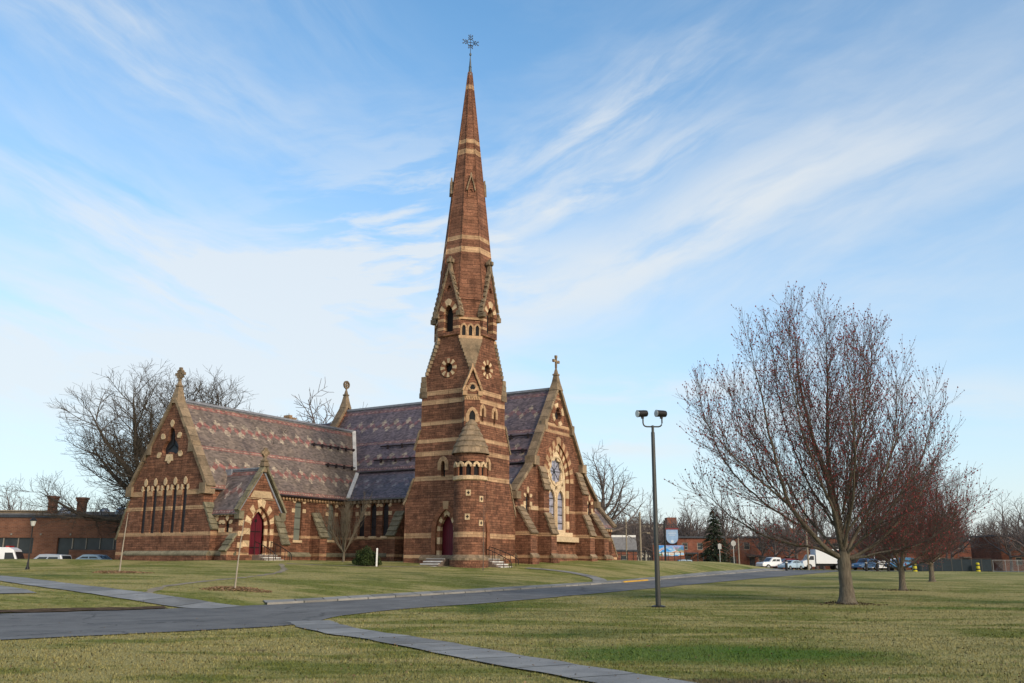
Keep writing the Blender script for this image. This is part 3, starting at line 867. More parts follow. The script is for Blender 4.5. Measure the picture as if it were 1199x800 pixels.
def steps(base, out, along, w, ztop, n, rise=.17, tread=.34, platform=1.0, name='steps'):
    base, out, along = Vector(base), Vector(out), Vector(along)
    mb = MB(); nos = MB()
    c = base + out * (platform / 2)
    mb.obox(c + Z3 * ((ztop - 1.6) / 2), out * (platform / 2), along * (w / 2), Z3 * ((ztop + 1.6) / 2))
    nos.obox(base + out * (platform - .05) + Z3 * (ztop + .012), out * .08, along * (w / 2 - .02), Z3 * .012)
    for i in range(1, n + 1):
        z = ztop - rise * i
        c = base + out * (platform + tread * (i - .5))
        mb.obox(c + Z3 * ((z - 1.6) / 2), out * (tread / 2), along * (w / 2), Z3 * ((z + 1.6) / 2))
        nos.obox(base + out * (platform + tread * i - .09) + Z3 * (z + .0), out * .11, along * (w / 2 - .02), Z3 * .035)
    s = mb.build(name, M['steps'], cp)
    nos.build('step_edge', M['granite'], s)
    return s
steps((PX + .35, 14, 0), (0, -1, 0), (1, 0, 0), 1.7, .78, 3, platform=.7)
def railing(base, out, z0, n=5):
    base, out = Vector(base), Vector(out); mb = MB()
    tops = []
    for i in range(n):
        f = i / (n - 1); p = base + out * (f * 1.9) + Z3 * (z0 - f * .55)
        q = p + Z3 * (.95 - .2 * f * f)
        mb.tube([p, q], .022, 6); tops.append(q)
    e = tops[-1] + out * .18 - Z3 * .18
    mb.tube(tops + [e, e - Z3 * .3], .028, 6)
    return mb.build('railing', M['iron'], cp)
railing((PX + 1.1, 13.9, 0), (0, -1, 0), .75); railing((PX - .4, 13.9, 0), (0, -1, 0), .75)

# ---- tower
TX, TY, HB = 2.95, 2.55, 2.05
x0, x1, y0, y1 = TX - HB, TX + HB, TY - HB, TY + HB
O8 = HB * math.tan(math.pi / 8)
zc, zo, zt = 13.7, 16.2, 19.2
TL, TR = plX(x0), plY(y0)
TB = (Vector((x1, 0, 0)), Vector((0, -1, 0)), Vector((1, 0, 0)))
TK = (Vector((0, y1, 0)), Vector((-1, 0, 0)), Vector((0, 1, 0)))
def face_outline(c): return [(c - HB, -1.6), (c + HB, -1.6), (c + HB, zc), (c + O8, zo), (c + O8, zt), (c - O8, zt), (c - O8, zo), (c - HB, zc)]
mb = MB()
dl = arch(2.5, .85, .62, 2.5, 1.7); dr_ = arch(2.25, .8, .62, 2.45, 1.6)
ocl, ocr = circ(TY, 14.1, .34), circ(TX - .1, 14.1, .34)
sl_l = arch(2.83, .17, 6.25, 7.1)
sl_r = [arch(2.33, .13, 10.15, 10.95), arch(3.9, .13, 10.1, 10.95), arch(3.03, .15, 6.2, 7.15)]
bl, br = arch(TY, .46, 16.7, 18.1), arch(TX, .46, 16.7, 18.1)
wall(mb, TL, face_outline(TY), [dl, ocl, sl_l, bl], .6)
wall(mb, TR, face_outline(TX), [dr_, ocr, br] + sl_r, .6)
wall(mb, TB, face_outline(-TY)); wall(mb, TK, face_outline(-TX))
for sx, sy in ((-1, -1), (1, -1), (1, 1), (-1, 1)):
    k = Vector((TX + sx * HB, TY + sy * HB, zc))
    a = Vector((TX + sx * HB, TY + sy * O8, zo)); b = Vector((TX + sx * O8, TY + sy * HB, zo))
    a2, b2 = a + Z3 * (zt - zo), b + Z3 * (zt - zo)
    flip = sx * sy < 0
    q = lambda l: l[::-1] if flip else l
    mb.face(q([a, b, b2, a2]) if sx * sy > 0 else [b, a, a2, b2], 0)
    mb.face([k, a, b] if flip else [k, b, a], 1)
plinth(mb, (x0, y0, 0), (x0, y1, 0), (-1, 0, 0), z=.5); plinth(mb, (x0, y0, 0), (x1, y0, 0), (0, -1, 0), z=.5)
mb.box((x1 - .02, 2.6, -1.6), (6.95, y1, 6.2), 0)
tower = mb.build('tower', [M['tower'], M['cap']], cp)
# buttresses of the tower
for base, out, al, pr in (((x0 + .5, y1, 0), (0, 1, 0), (1, 0, 0), [(1.55, -1.6), (1.55, 4.4), (.75, 6.2), (.75, 8.3), (.3, 9.7), (.3, 12.6)]),
                          ((x1, y0 + .45, 0), (1, 0, 0), (0, 1, 0), [(1.85, -1.6), (1.85, 3.6), (1.0, 6.0), (1.0, 8.2), (.3, 10.2), (.3, 12.6)])):
    mb = MB(); base, out, al = Vector(base), Vector(out), Vector(al)
    w = 1.0 if abs(al.x) > .5 else .9
    buttress(mb, base - al * .004, out, al, w, pr)
    for i in range(4): mb.obox(base + out * (.16 + .0) + Z3 * (12.25 + .4 * i), out * (.36 - .05 * i), al * (w / 2 + .06), Z3 * .19, 1)
    fp = base - al * (w / 2 + .006)
    mb.build('buttress', [M['tower'], M['cap']], tower)
# corner capstones on the broaches
for sx, sy in ((-1, 1), (1, -1), (-1, -1), (1, 1)):
    mb = MB()
    k = Vector((TX + sx * HB, TY + sy * HB, zc)); m_ = Vector((TX + sx * (HB + O8) / 2, TY + sy * (HB + O8) / 2, zo))
    ac = Vector((sx, -sy, 0)).normalized()
    nrm = Vector((sx, sy, 0)).normalized()
    for i in range(9):
        f = (i + .5) / 9; p = k.lerp(m_, f)
        wd = (.12 + .88 * f) * (HB - O8) * math.sqrt(2) * .5
        mb.obox(p + nrm * -.02, ac * (wd + .04), nrm * (.10 + .012 * i), Z3 * .132, 0)
    mb.build('broach', M['cap'], tower)
# blind arcade on the diagonal facets
for sx, sy in ((-1, -1), (1, -1), (-1, 1)):
    mb = MB(); dk = MB()
    nrm = Vector((sx, sy, 0)).normalized(); al = Z3.cross(nrm)
    c = Vector((TX, TY, 0)) + nrm * HB
    pl = (c, al, nrm)
    for s in (-.5, 0, .5):
        ring(mb, pl, s, .13, 17.0, .26, .13, 3, .09, .0, (0, 0), jamb=16.45, jstep=.6)
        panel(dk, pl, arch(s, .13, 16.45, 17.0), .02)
    mb.prism([P3(pl, s, z, .12) for s, z in ((-.85, 17.65), (.85, 17.65), (.85, 17.82), (-.85, 17.82))], nrm * -.14)
    mb.prism([P3(pl, s, z, .16) for s, z in ((-.88, 16.2), (.88, 16.2), (.88, 16.42), (-.88, 16.42))], nrm * -.18)
    ba = mb.build('blind_arcade', M['buff'], cp); dk.build('recess', M['dark'], ba)
# windows, oculi, doors of the tower
for pl, c, z in ((TL, TY, 14.1), (TR, TX - .1, 14.1)):
    mb = MB(); panel(mb, pl, circ(c, z, .36), -.3); rw = mb.build('window', M['glass'], cp, label='round tower window ringed with cream and brown stones')
    mb = MB(); stones_round(mb, pl, c, z, .36, .7, 16, (0, 1), .05, .98); mb.build('surround', [M['cream'], M['browns']], rw)
    mb = MB()
    for i in range(3):
        a = i * math.pi / 3; mb.obox(P3(pl, c, z, -.26), pl[1] * math.cos(a) * .42 + Z3 * math.sin(a) * .42, pl[1] * -math.sin(a) * .025 + Z3 * math.cos(a) * .025, pl[2] * .02)
    mb.build('frame', M['iron'], rw)
for pl, c, a, z0, zs, t in ((TL, 2.83, .17, 6.2, 7.1, .3), (TR, 2.33, .14, 10.1, 10.95, .26), (TR, 3.9, .14, 10.05, 10.95, .26), (TR, 3.03, .15, 6.15, 7.15, .26)):
    mb = MB(); panel(mb, pl, arch(c, a + .04, z0, zs), -.3); sw = mb.build('window', M['dark'], cp, label='narrow slit window of the tower')
    mb = MB(); ring(mb, pl, c, a, zs, a * 2, t, 4, .05, .1, (0, 0), jamb=zs - .38, jstep=.38); mb.build('surround', M['buff'], sw)
for pl, c, a, r, zs, lab in ((TL, 2.5, .85, 1.7, 2.5, 'maroon tower door in a deep banded arch'), (TR, 2.25, .8, 1.6, 2.45, 'dark recessed tower door beside the stair turret')):
    mb = MB(); panel(mb, pl, arch(c, a, .6, zs, r), -.58)
    d = mb.build('door', M['door'], cp, label=lab)
    mb = MB()
    ring(mb, pl, c, a - .28, zs, r - .28, .26, 5, -.12, .42, (0, 1), jamb=.62, jstep=.45)
    ring(mb, pl, c, a, zs, r, .36, 5, .05, .1, (1, 1), jamb=.9, jstep=.6)
    mb.prism([P3(pl, c + s, z, .07) for s, z in ((-.2, zs + r * .87), (.2, zs + r * .87), (.26, zs + r * .87 + .55), (-.26, zs + r * .87 + .55))], pl[2] * -.2, 2)
    mb.build('surround', [M['cream'], M['browns'], M['buff']], d)
steps((x0, 2.6, 0), (-1, 0, 0), (0, 1, 0), 1.55, .58, 3, platform=1.0)
steps((2.35, y0, 0), (0, -1, 0), (1, 0, 0), 1.5, .58, 3, platform=1.1)
railing((3.2, y0 - .15, 0), (.25, -1, 0), .5, 6); railing((1.75, y0 - .9, 0), (.1, -.9, 0), .3)

# ---- belfry gables (lucarnes) and spire
def belfry(pl, c):
    mb = MB()
    out = [(c - .95, 16.5), (c + .95, 16.5), (c + .95, 18.35), (c, 21.5), (c - .95, 18.35)]
    hl = arch(c, .42, 16.75, 18.1); tf = trefoil(c, 20.05, .28)
    q = (pl[0] + pl[2] * .16, pl[1], pl[2])
    wall(mb, q, out, [hl, tf], .5)
    for a, b in zip(out, out[1:] + out[:1]):
        mb.face([P3(q, *a), P3(q, *b), P3(q, *b) - pl[2] * 2.1, P3(q, *a) - pl[2] * 2.1], 0)
    g = mb.build('belfry_gable', M['belfry'], cp)
    mb = MB(); panel(mb, q, arch(c, .44, 16.7, 18.1), -.45); mb.build('louvre', M['dark'], g); mb = MB(); panel(mb, q, trefoil(c, 20.05, .32), -.3); mb.build('opening', M['dark'], g)
    mb = MB(); ring(mb, q, c, .42, 18.1, .84, .42, 4, .04, .1, (0, 1)); mb.build('surround', [M['cream'], M['browns']], g)
    mb = MB()
    for s in (-1, 1):
        a = P3(q, c + s * 1.12, 18.05, -.1); b = P3(q, c, 21.6, -.1)
        coping(mb, a, b, pl[2], .42, .12, .5, 0, .05)
        d = (b - a); L = d.length; d.normalize(); n = pl[2].cross(d); n = n if n.z > 0 else -n
        for i in range(8): mb.obox(a + d * (L * (i + .6) / 8.6) + n * .14 + pl[2] * .08, d * .1, pl[2] * .1, n * .07, 0)
        mb.obox(P3(q, c + s * 1.0, 18.05, -.05), pl[1] * .19, pl[2] * .26, Z3 * .18, 0)
    p = P3(q, c, 21.5, -.1)
    mb.obox(p + Z3 * .35, pl[1] * .16, pl[2] * .16, Z3 * .4, 0, .6); 
    for k in range(4): mb.obox(p + Z3 * .75 + (pl[1] if k < 2 else pl[2]) * (.16 if k % 2 else -.16), pl[1] * .12, pl[2] * .12, Z3 * .13)
    mb.obox(p + Z3 * .95, pl[1] * .1, pl[2] * .1, Z3 * .14, 0)
    mb.build('coping', M['cap'], g)
for pl, c in ((TL, TY), (TR, TX), (TB, -TY), (TK, -TX)): belfry(pl, c)
mb = MB()
levels = [(zt, HB * 1.03)] + [(z, HB * (40.3 - z) / (40.3 - 19.0) * 1.03 + .0) for z in (22, 25, 28, 31, 34, 36.5, 38.9)]
k8 = 1 / math.cos(math.pi / 8)
for (za, ra), (zb, rb) in zip(levels[:-1], levels[1:]):
    for k in range(8):
        A, B = (k + .5) * math.pi / 4, (k + 1.5) * math.pi / 4
        Pp = lambda r, a, z: (TX + r * k8 * math.cos(a), TY + r * k8 * math.sin(a), z)
        mb.face([Pp(ra, A, za), Pp(ra, B, za), Pp(rb, B, zb), Pp(rb, A, zb)], 0)
spire = mb.build('spire', M['spire'], cp)
mb = MB()
for k in range(8):
    A = (k + .5) * math.pi / 4
    Pp = lambda r, z: (TX + r * k8 * math.cos(A), TY + r * k8 * math.sin(A), z)
    mb.tube([Pp(r + .0, z) for z, r in levels], .055, 5)
mb.build('arris', M['spire'], spire)
# small spire lights on the diagonal facets
for a in (225, 315, 135, 45):
    nrm = Vector((math.cos(R(a)), math.sin(R(a)), 0)); al = Z3.cross(nrm)
    r = HB * (40.3 - 27.6) / 21.3 * 1.03
    q = (Vector((TX, TY, 0)) + nrm * (r + .05), al, nrm)
    mb = MB(); out = [(-.24, 27.6), (.24, 27.6), (.24, 28.2), (0, 29.2), (-.24, 28.2)]
    wall(mb, q, out, [trefoil(0, 28.1, .15)], .2)
    for A, B in zip(out, out[1:] + out[:1]): mb.face([P3(q, *A), P3(q, *B), P3(q, *B) - nrm * .6, P3(q, *A) - nrm * .6])
    g = mb.build('spire_light', M['brown'], cp)
    mb = MB(); panel(mb, q, trefoil(0, 28.1, .17), -.15); mb.build('opening', M['dark'], g)
    mb = MB()
    for s in (-1, 1): coping(mb, P3(q, s * .3, 28.1), P3(q, 0, 29.25), nrm, .22, .08, .4, 0, .04)
    mb.obox(P3(q, 0, 29.4), al * .08, nrm * .08, Z3 * .2, 0, .6)
    mb.build('coping', M['cap'], g)
mb = MB(); mb.lathe([(.21, 38.6), (.22, 38.75), (.15, 38.85), (.11, 39.35), (.13, 39.4), (.1, 39.45), (.05, 40.1), (.03, 40.4), (.09, 40.5), (.09, 40.6), (.03, 40.7), (0, 40.7)], (TX, TY), 10)
mb.build('metal_cap', M['verdigris'], spire)
mb = MB(); C0 = Vector((TX, TY, 41.65)); ax = Vector((.75, -.66, 0)).normalized(); ay = Z3.cross(ax)
mb.tube([(TX, TY, 40.4), (TX, TY, 42.4)], .026, 6)
mb.tube([C0 - ax * .5, C0 + ax * .5], .024, 6)
for d in (ax, -ax, Z3, -Z3 * .8):
    for q in (.28, .5):
        p = C0 + d * q; s = ay.cross(d).normalized() * (.18 if q > .5 else .15)
        for sg in (-1, 1): mb.tube([p - d * .02, p + s * sg * .7 + d * .04, p + s * sg + d * .14], [.03, .03, .02], 5); mb.obox(p + s * sg + d * .13, ax * .04, ay * .03, Z3 * .04)
for k in range(12):
    a, b = 2 * math.pi * k / 12, 2 * math.pi * (k + 1) / 12
    mb.tube([C0 + (ax * math.cos(a) + Z3 * math.sin(a)) * .3, C0 + (ax * math.cos(b) + Z3 * math.sin(b)) * .3], .025, 5)
mb.build('iron_cross', M['iron'], spire)

# ---- stair turret at the tower's near corner
CX, CY, TRr = x0 - .2, y0 - .15, 1.1
mb = MB()
mb.lathe([(1.32, -1.6), (1.32, .5), (1.33, .5), (1.33, .64), (TRr, .84), (TRr, 5.82)], (CX, CY), 32, [0, 1, 1, 1, 0])
mb.lathe([(TRr, 7.1), (TRr, 7.7), (1.2, 7.72)], (CX, CY), 32, [0, 0])
tur = mb.build('stair_turret', [M['tower'], M['cap']], cp)
mb = MB()
mb.lathe([(TRr, 5.8), (1.2, 5.86), (1.2, 6.1), (1.06, 6.14)], (CX, CY), 32)
for k in range(12):
    a = 2 * math.pi * (k + .5) / 12 + R(12); nrm = Vector((math.cos(a), math.sin(a), 0)); al = Z3.cross(nrm)
    pl = (Vector((CX, CY, 0)) + nrm * 1.04, al, nrm)
    ring(mb, pl, 0, .12, 6.72, .24, .16, 3, .09, .1, (0, 0))
    b = nrm.copy(); a2 = 2 * math.pi * (k + 1) / 12 + R(12); nb = Vector((math.cos(a2), math.sin(a2), 0))
    mb.obox(Vector((CX, CY, 6.42)) + nb * 1.07, Z3.cross(nb) * .1, nb * .07, Z3 * .33, 1)
mb.build('arcade', [M['cream'], M['browns']], tur)
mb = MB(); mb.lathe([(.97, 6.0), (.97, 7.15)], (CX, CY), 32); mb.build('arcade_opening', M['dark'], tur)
mb = MB()
prof = []; rr, zz = 1.32, 7.66; n = 6
for i in range(n):
    r2 = 1.32 - (1.32 - .2) * (i + 1) / n; z2 = 7.72 + 2.35 * (i + 1) / n
    prof += [(rr, zz), (rr, zz + .07), (r2 + .05, z2)]; rr, zz = r2 + .09, z2
prof += [(.16, 10.1), (.12, 10.35)]
mb.lathe(prof, (CX, CY), 28)
mb.obox((CX, CY, 10.5), (.12, 0, 0), (0, .12, 0), (0, 0, .25), 0, .5)
d = Vector((1, -1, 0)).normalized()
for s in (-1, 1): mb.obox(Vector((CX, CY, 10.55)) + d * .2 * s, d * .14, Z3.cross(d) * .09, Z3 * .1)
mb.build('cone_roof', M['cap'], tur)
# crosslet slits
for px, z in ((-.28, 4.95), (.62, 4.55), (-.32, 3.35), (.62, 2.95)):
    mb = MB(); dk = MB()
    a = R(225) + math.atan2(px, .95) ; nrm = Vector((math.cos(a), math.sin(a), 0)); al = Z3.cross(nrm)
    pl = (Vector((CX, CY, 0)) + nrm * (TRr - .02), al, nrm)
    mb.prism([P3(pl, s, zz_, .06) for s, zz_ in ((-.17, z - .2), (.17, z - .2), (.17, z + .2), (-.17, z + .2))], nrm * -.15)
    for w_, h_ in ((.035, .12), (.1, .04)): dk.prism([P3(pl, s, zz_, .066 + w_ * .02) for s, zz_ in ((-w_, z - h_), (w_, z - h_), (w_, z + h_), (-w_, z + h_))], nrm * -.05)
    cw = mb.build('cross_slit', M['cream'], cp, label='square cream block pierced by a small cross slit'); dk.build('recess', M['dark'], cw)
# shaft above the cone with gabled niche
nd = Vector((-1, -1, 0)).normalized(); al = Z3.cross(nd)
bc = Vector((x0, y0, 0))
mb = MB()
mb.obox(bc + Z3 * 10.1 - nd * .2, al * .55, nd * .6, Z3 * 2.1, 0)
mb.prism([bc - nd * .8 + al * s + Z3 * z for s, z in ((-.55, 12.2), (.55, 12.2), (0, 13.5))], nd * 1.2, 0)
sh = mb.build('niche_shaft', M['tower'], cp)
pl = (bc + nd * .4, al, nd)
mb = MB(); dk = MB()
for s in (-1, 1):
    coping(mb, P3(pl, s * .66, 12.1, -.15), P3(pl, 0, 13.75, -.15), nd, .6, .14, .4, 0, .04)
    mb.obox(P3(pl, s * .55, 11.95, 0), al * .16, nd * .16, Z3 * .16)
mb.obox(P3(pl, 0, 13.85, -.1), al * .09, nd * .09, Z3 * .28, 0, .5)
for k in range(6): mb.prism([P3(pl, -.5 + k * .17 + s, z, .06) for s, z in ((0, 11.75), (.085, 11.5), (.17, 11.75))], nd * -.1)
mb.prism([P3(pl, s, z, .05) for s, z in ((-.56, 11.76), (.56, 11.76), (.56, 11.9), (-.56, 11.9))], nd * -.1)
stones_round(mb, pl, 0, 12.4, .2, .34, 6, (0,), .05)
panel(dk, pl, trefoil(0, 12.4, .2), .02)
for s in (-1, 1):
    mb.prism([P3(pl, s * .34 + q, z, .06) for q, z in ((-.12, 9.9), (.12, 9.9), (.12, 10.5), (-.12, 10.5))], nd * -.1)
ring(mb, pl, 0, .2, 10.4, .4, .22, 3, .07, .05, (0, 0))
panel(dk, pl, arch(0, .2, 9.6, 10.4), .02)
mb.build('niche', M['buff'], sh); dk.build('niche_recess', M['dark'], sh)

# ---- small porch on the far (right-hand) side of the nave
mb = MB(); q = plY(2.2)
hl = arch(24.7, .2, 2.6, 3.1)
wall(mb, q, [(19.9, -1.6), (26.6, -1.6), (26.6, 3.8), (19.9, 3.8)], [hl], .3)
mb.prism([(26.0, 2.2, -1.6), (26.0, 7.8, -1.6), (26.0, 7.8, 3.8), (26.0, 5.0, 6.9), (26.0, 2.2, 3.8)], (.6, 0, 0), 0)
buttress(mb, (26.6, 2.65, 0), (1, 0, 0), (0, 1, 0), .8, [(1.2, -1.6), (1.2, .9), (0, 2.6)])
plinth(mb, (19.9, 2.2, 0), (26.6, 2.2, 0), (0, -1, 0))
mb.build('porch_wall', [M['front'], M['cap']], cp)
mb = MB(); panel(mb, q, arch(24.7, .22, 2.55, 3.1), -.25); w = mb.build('window', M['glass'], cp)
mb = MB(); hood(mb, q, 24.7, .2, 3.1); mb.box((24.2, 2.08, 2.1), (25.6, 2.3, 2.5)); mb.build('surround', M['cream'], w)
mb = MB()
roofslope(mb, (19.9, 1.85, 3.5), (26.5, 1.85, 3.5), (19.9, 5.0, 6.95), (26.5, 5.0, 6.95), .12, 0, 1)
roofslope(mb, (26.5, 8.15, 3.5), (19.9, 8.15, 3.5), (26.5, 5.0, 6.95), (19.9, 5.0, 6.95), .12, 0, 1)
mb.build('porch_roof', [M['slate_porch'], M['lead']], cp)
mb = MB()
for s in (-1, 1): coping(mb, (26.5, 5 + s * 3.2, 3.6), (26.5, 5, 7.05), (1, 0, 0), .6, .2, .7, 0, .08)
mb.obox((26.4, 5, 7.1), (.4, 0, 0), (0, .35, 0), (0, 0, .4), 0, .6)
mb.build('gable_coping', M['cap'], cp)
mb = MB(); cross_finial(mb, (26.4, 5, 7.4), (.6, -.8, 0), 1.6); mb.build('finial_cross', M['cap'], cp)
mb = MB()
for i in range(14): mb.box((20.6 + i * .42, 1.95, 3.2), (20.82 + i * .42, 2.2, 3.4))
mb.build('cornice', M['buff'], cp)
#@@PART2
# ------------------------------------------------------------------ camera, sun, sky
F_PX, PITCH, ROLL = 1064.0, math.atan(260 / 1064), R(.3)
fwd = Vector((0, math.cos(PITCH), math.sin(PITCH))); up0 = Vector((0, -math.sin(PITCH), math.cos(PITCH))); r0 = Vector((1, 0, 0))
rt = r0 * math.cos(ROLL) + up0 * math.sin(ROLL); up = up0 * math.cos(ROLL) - r0 * math.sin(ROLL)
cd = bpy.data.cameras.new('camera'); cam = bpy.data.objects.new('camera', cd); COL.objects.link(cam)
cam.matrix_world = Matrix(((rt.x, up.x, -fwd.x, 0), (rt.y, up.y, -fwd.y, 0), (rt.z, up.z, -fwd.z, 1.6), (0, 0, 0, 1)))
cd.sensor_width = 36; cd.lens = 36 * F_PX / 1199; cd.clip_end = 6000; cd.clip_start = .1
scn.camera = cam
SUN_AZ, SUN_EL = R(140), R(24)          # clockwise from +Y: behind the camera, to the right
sd = bpy.data.lights.new('sun', 'SUN'); sd.energy = 1.5; sd.angle = R(12); sd.color = (1, .87, .72)
so = bpy.data.objects.new('sun', sd); COL.objects.link(so)
tosun = Vector((math.sin(SUN_AZ) * math.cos(SUN_EL), math.cos(SUN_AZ) * math.cos(SUN_EL), math.sin(SUN_EL)))
so.rotation_euler = tosun.to_track_quat('Z', 'Y').to_euler(); so.location = (0, 0, 60)

w = bpy.data.worlds.new('World'); scn.world = w; w.use_nodes = True
g = G(w.node_tree)
bg = g.N['Background']
sky = g.new('ShaderNodeTexSky', sky_type='NISHITA'); sky.sun_disc = False
sky.sun_elevation = SUN_EL; sky.sun_rotation = SUN_AZ; sky.air_density = 1.0; sky.dust_density = .6; sky.ozone_density = 3.5
tc = g.new('ShaderNodeTexCoord'); dvec = S(g, tc.outputs['Generated'])
dx, dy, dz = g.sep(dvec)
az = g.m('ARCTAN2', dx, dy); el = g.m('ARCSINE', dz)
azd, eld = az * 57.29578, el * 57.29578
warp = g.noise(dvec, 2.4, 4, .55, out=1)
wx, wy, wz_ = g.sep(warp)
A2 = azd + (wx - .5) * 7.0; E2 = eld + (wy - .5) * 5.0
total = None
def streak(a0, e0, ang, la, lb, wt, k=1.0, seed=0.0, lo=.35, hi=.72):
    """soft cirrus band at azimuth a0 / elevation e0 (degrees), rising by ang, half length la, half width lb"""
    global total
    ca, sa = math.cos(R(ang)), math.sin(R(ang))
    X = (A2 - a0) * ca + (E2 - e0) * sa
    Y = (E2 - e0) * ca - (A2 - a0) * sa
    gss = g.m('EXPONENT', (X * X) * (-1 / la ** 2) + (Y * Y) * (-1 / lb ** 2))
    n = g.noise(g.comb(X * .075 * k, Y * .34 * k, seed), 1.0, 6, .6, dist=.3)
    r = gss * g.rmap(n, lo, hi, 0, 1, True) * wt
    total = r if total is None else total + r
streak(-20, 17.5, -20, 16, 4.2, .85, .8, 1.0, .3, .62)       # broad white band low on the left
streak(-30, 12, -12, 16, 6.0, .75, .7, 2.0, .2, .6)
streak(-28, 31, -20, 15, 3.2, .60, 1, 3.0)                 # wisps high on the left
streak(-20, 39, -38, 14, 4.0, .45, .8, 4.0, .3, .75)
streak(-15.4, 17.9, -2, 3.8, 1.0, 1.1, 1.4, 5.0, .2, .55)   # small bright cloud left of the spire
streak(-7, 20, 8, 7, 5.5, .9, 1.7, 6.0, .42, .6)
streak(6, 27, 24, 9, 2.6, .75, 1.3, 7.0, .35, .68)
streak(5, 23, 18, 10, 1.2, .8, 1.3, 7.5, .3, .6)
streak(9, 19, 17, 17, 3.4, .95, .7, 8.0, .22, .58)         # long pale band rising to the right
streak(24, 20, 20, 14, 7.0, .5, .6, 9.0, .3, .7)
streak(20, 33, 25, 13, 7.0, .30, .6, 9.5, .35, .75)
streak(30, 30, 15, 14, 11, .12, .5, 9.8, .2, .7)
streak(-30, 29, -25, 17, 9, .26, .7, 13.1, .15, .75)
streak(-8, 14, -10, 12, 5, .5, .9, 14.2, .25, .7)
streak(-22, 10, -8, 22, 5.0, .6, .6, 9.9, .2, .6)
streak(10, 11, 2, 14, 1.0, .7, 1.2, 10.0, .35, .62)
streak(22, 8.5, 1, 16, 1.6, .7, 1.0, 11.0, .35, .62)
streak(5, 7.5, -3, 8, .8, .7, 1.3, 12.0, .35, .6)
fine = g.noise(g.vadd(g.comb(A2 * .05, E2 * .16, 3.3), g.comb(wx * .5, wy * .5, 0)), 1.0, 7, .6)
total = total + g.rmap(fine, .45, .85, 0, .3, True)
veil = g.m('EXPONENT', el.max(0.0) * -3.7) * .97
mask = g.m('MULTIPLY', g.m('MINIMUM', total, 1.0), .80)
skyc = g.mix(1.0, S(g, sky.outputs[0]), SKY_TINT, 'MULTIPLY')
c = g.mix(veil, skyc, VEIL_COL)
c = g.mix(mask, c, CLOUD_COL)
# warm fill glow added round the sun, in the unseen sky behind the camera
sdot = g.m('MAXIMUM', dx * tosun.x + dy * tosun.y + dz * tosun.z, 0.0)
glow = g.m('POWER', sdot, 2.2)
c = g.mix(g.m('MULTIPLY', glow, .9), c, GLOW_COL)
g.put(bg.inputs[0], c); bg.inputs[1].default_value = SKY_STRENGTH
vs = scn.view_settings; vs.view_transform = 'Standard'; vs.look = 'None'; vs.exposure = EXPOSURE; vs.gamma = 1
scn.cycles.use_denoising = True
scn.cycles.max_bounces = 6; scn.cycles.diffuse_bounces = 3; scn.cycles.transparent_max_bounces = 8
# ------------------------------------------------------------------ ground
def lawn_nodes(g, vec):
    """patchy late-winter turf: green, straw and worn brown"""
    a = g.noise(vec, .16, 5, .6, dist=.5); b = g.noise(g.vscale(vec, (.45, 1.5, 1)), .5, 5, .62); c = g.noise(vec, 3.2, 4, .65); d = g.noise(vec, 26, 3, .6)
    green = g.mix(g.rmap(c, .35, .65, 0, 1), (.092, .114, .021), (.165, .178, .042))
    straw = g.mix(g.rmap(d, .35, .65, 0, 1), (.27, .222, .078), (.41, .345, .16))
    f = g.rmap(a * .5 + b * .5 + c * .14, .50, .62, 0, 1, True)
    col = g.mix(f * .70 + .08, green, straw)
    lush = g.rmap(g.noise(g.vadd(vec, (31, 7, 0)), .11, 4, .55), .56, .70, 0, .7, True)
    col = g.mix(lush, col, (.040, .080, .014))
    lx_, ly_, _z = g.sep(vec)
    def patch(px, py, rx, ry): 
        u_, v_ = (lx_ - px) * (1 / rx), (ly_ - py) * (1 / ry)
        return g.m('EXPONENT', (u_ * u_ + v_ * v_) * -1)
    near = g.rmap(patch(3.8, 17.8, 4.2, 2.3) + patch(16.5, 34.5, 6, 1.6) * .7 + (c - .5) * 1.1 + (b - .5) * 1.3, .35, .85, 0, .8, True)
    col = g.mix(near, col, (.045, .115, .012))
    soil2 = g.rmap(patch(3.2, 13.6, 2.2, .8) + patch(-.6, 18.6, 1.6, .45) * .8 + (c - .5) * 1.2, .5, .95, 0, .8, True)
    col = g.mix(soil2, col, (.12, .088, .055))
    soil = g.rmap(g.noise(g.vadd(vec, (3, 57, 0)), .42, 5, .65), .66, .76, 0, .7, True)
    col = g.mix(soil, col, (.12, .085, .052))
    k = g.rmap(d, .3, .7, .62, 1.34)
    return g.mix(1.0, col, g.comb(k, k, k), 'MULTIPLY'), d, c
def lawn_mat(name, blades=False):
    m, g, b = mat(name, .95, .08)
    o, uv = coords(g)
    x, y, z = g.sep(o)
    flat = g.comb(x, y, 0)
    col, d, c = lawn_nodes(g, flat)
    if blades:
        isl = S(g, g.new('ShaderNodeNewGeometry').outputs['Random Per Island'])
        k = g.rmap(isl, 0, 1, .72, 1.4)
        col = g.mix(1.0, col, g.comb(k, k, k * .95), 'MULTIPLY')
        # blades share the turf's shading direction, softened towards the sky
        n = g.new('ShaderNodeVectorMath', operation='ADD'); ge = g.new('ShaderNodeNewGeometry')
        sc = g.new('ShaderNodeVectorMath', operation='SCALE'); g.L.new(ge.outputs['Normal'], sc.inputs[0]); sc.inputs['Scale'].default_value = .45
        g.L.new(sc.outputs[0], n.inputs[0]); n.inputs[1].default_value = (0, 0, 1)
        nn_ = g.new('ShaderNodeVectorMath', operation='NORMALIZE'); g.L.new(n.outputs[0], nn_.inputs[0]); g.L.new(nn_.outputs[0], b.inputs['Normal'])
    else:
        bump(g, b, d * .7 + c * .8, .7, .05)
    g.put(b.inputs['Base Color'], col)
    return m
M['lawn'] = lawn_mat('turf'); M['blade'] = lawn_mat('grass_blades', True)

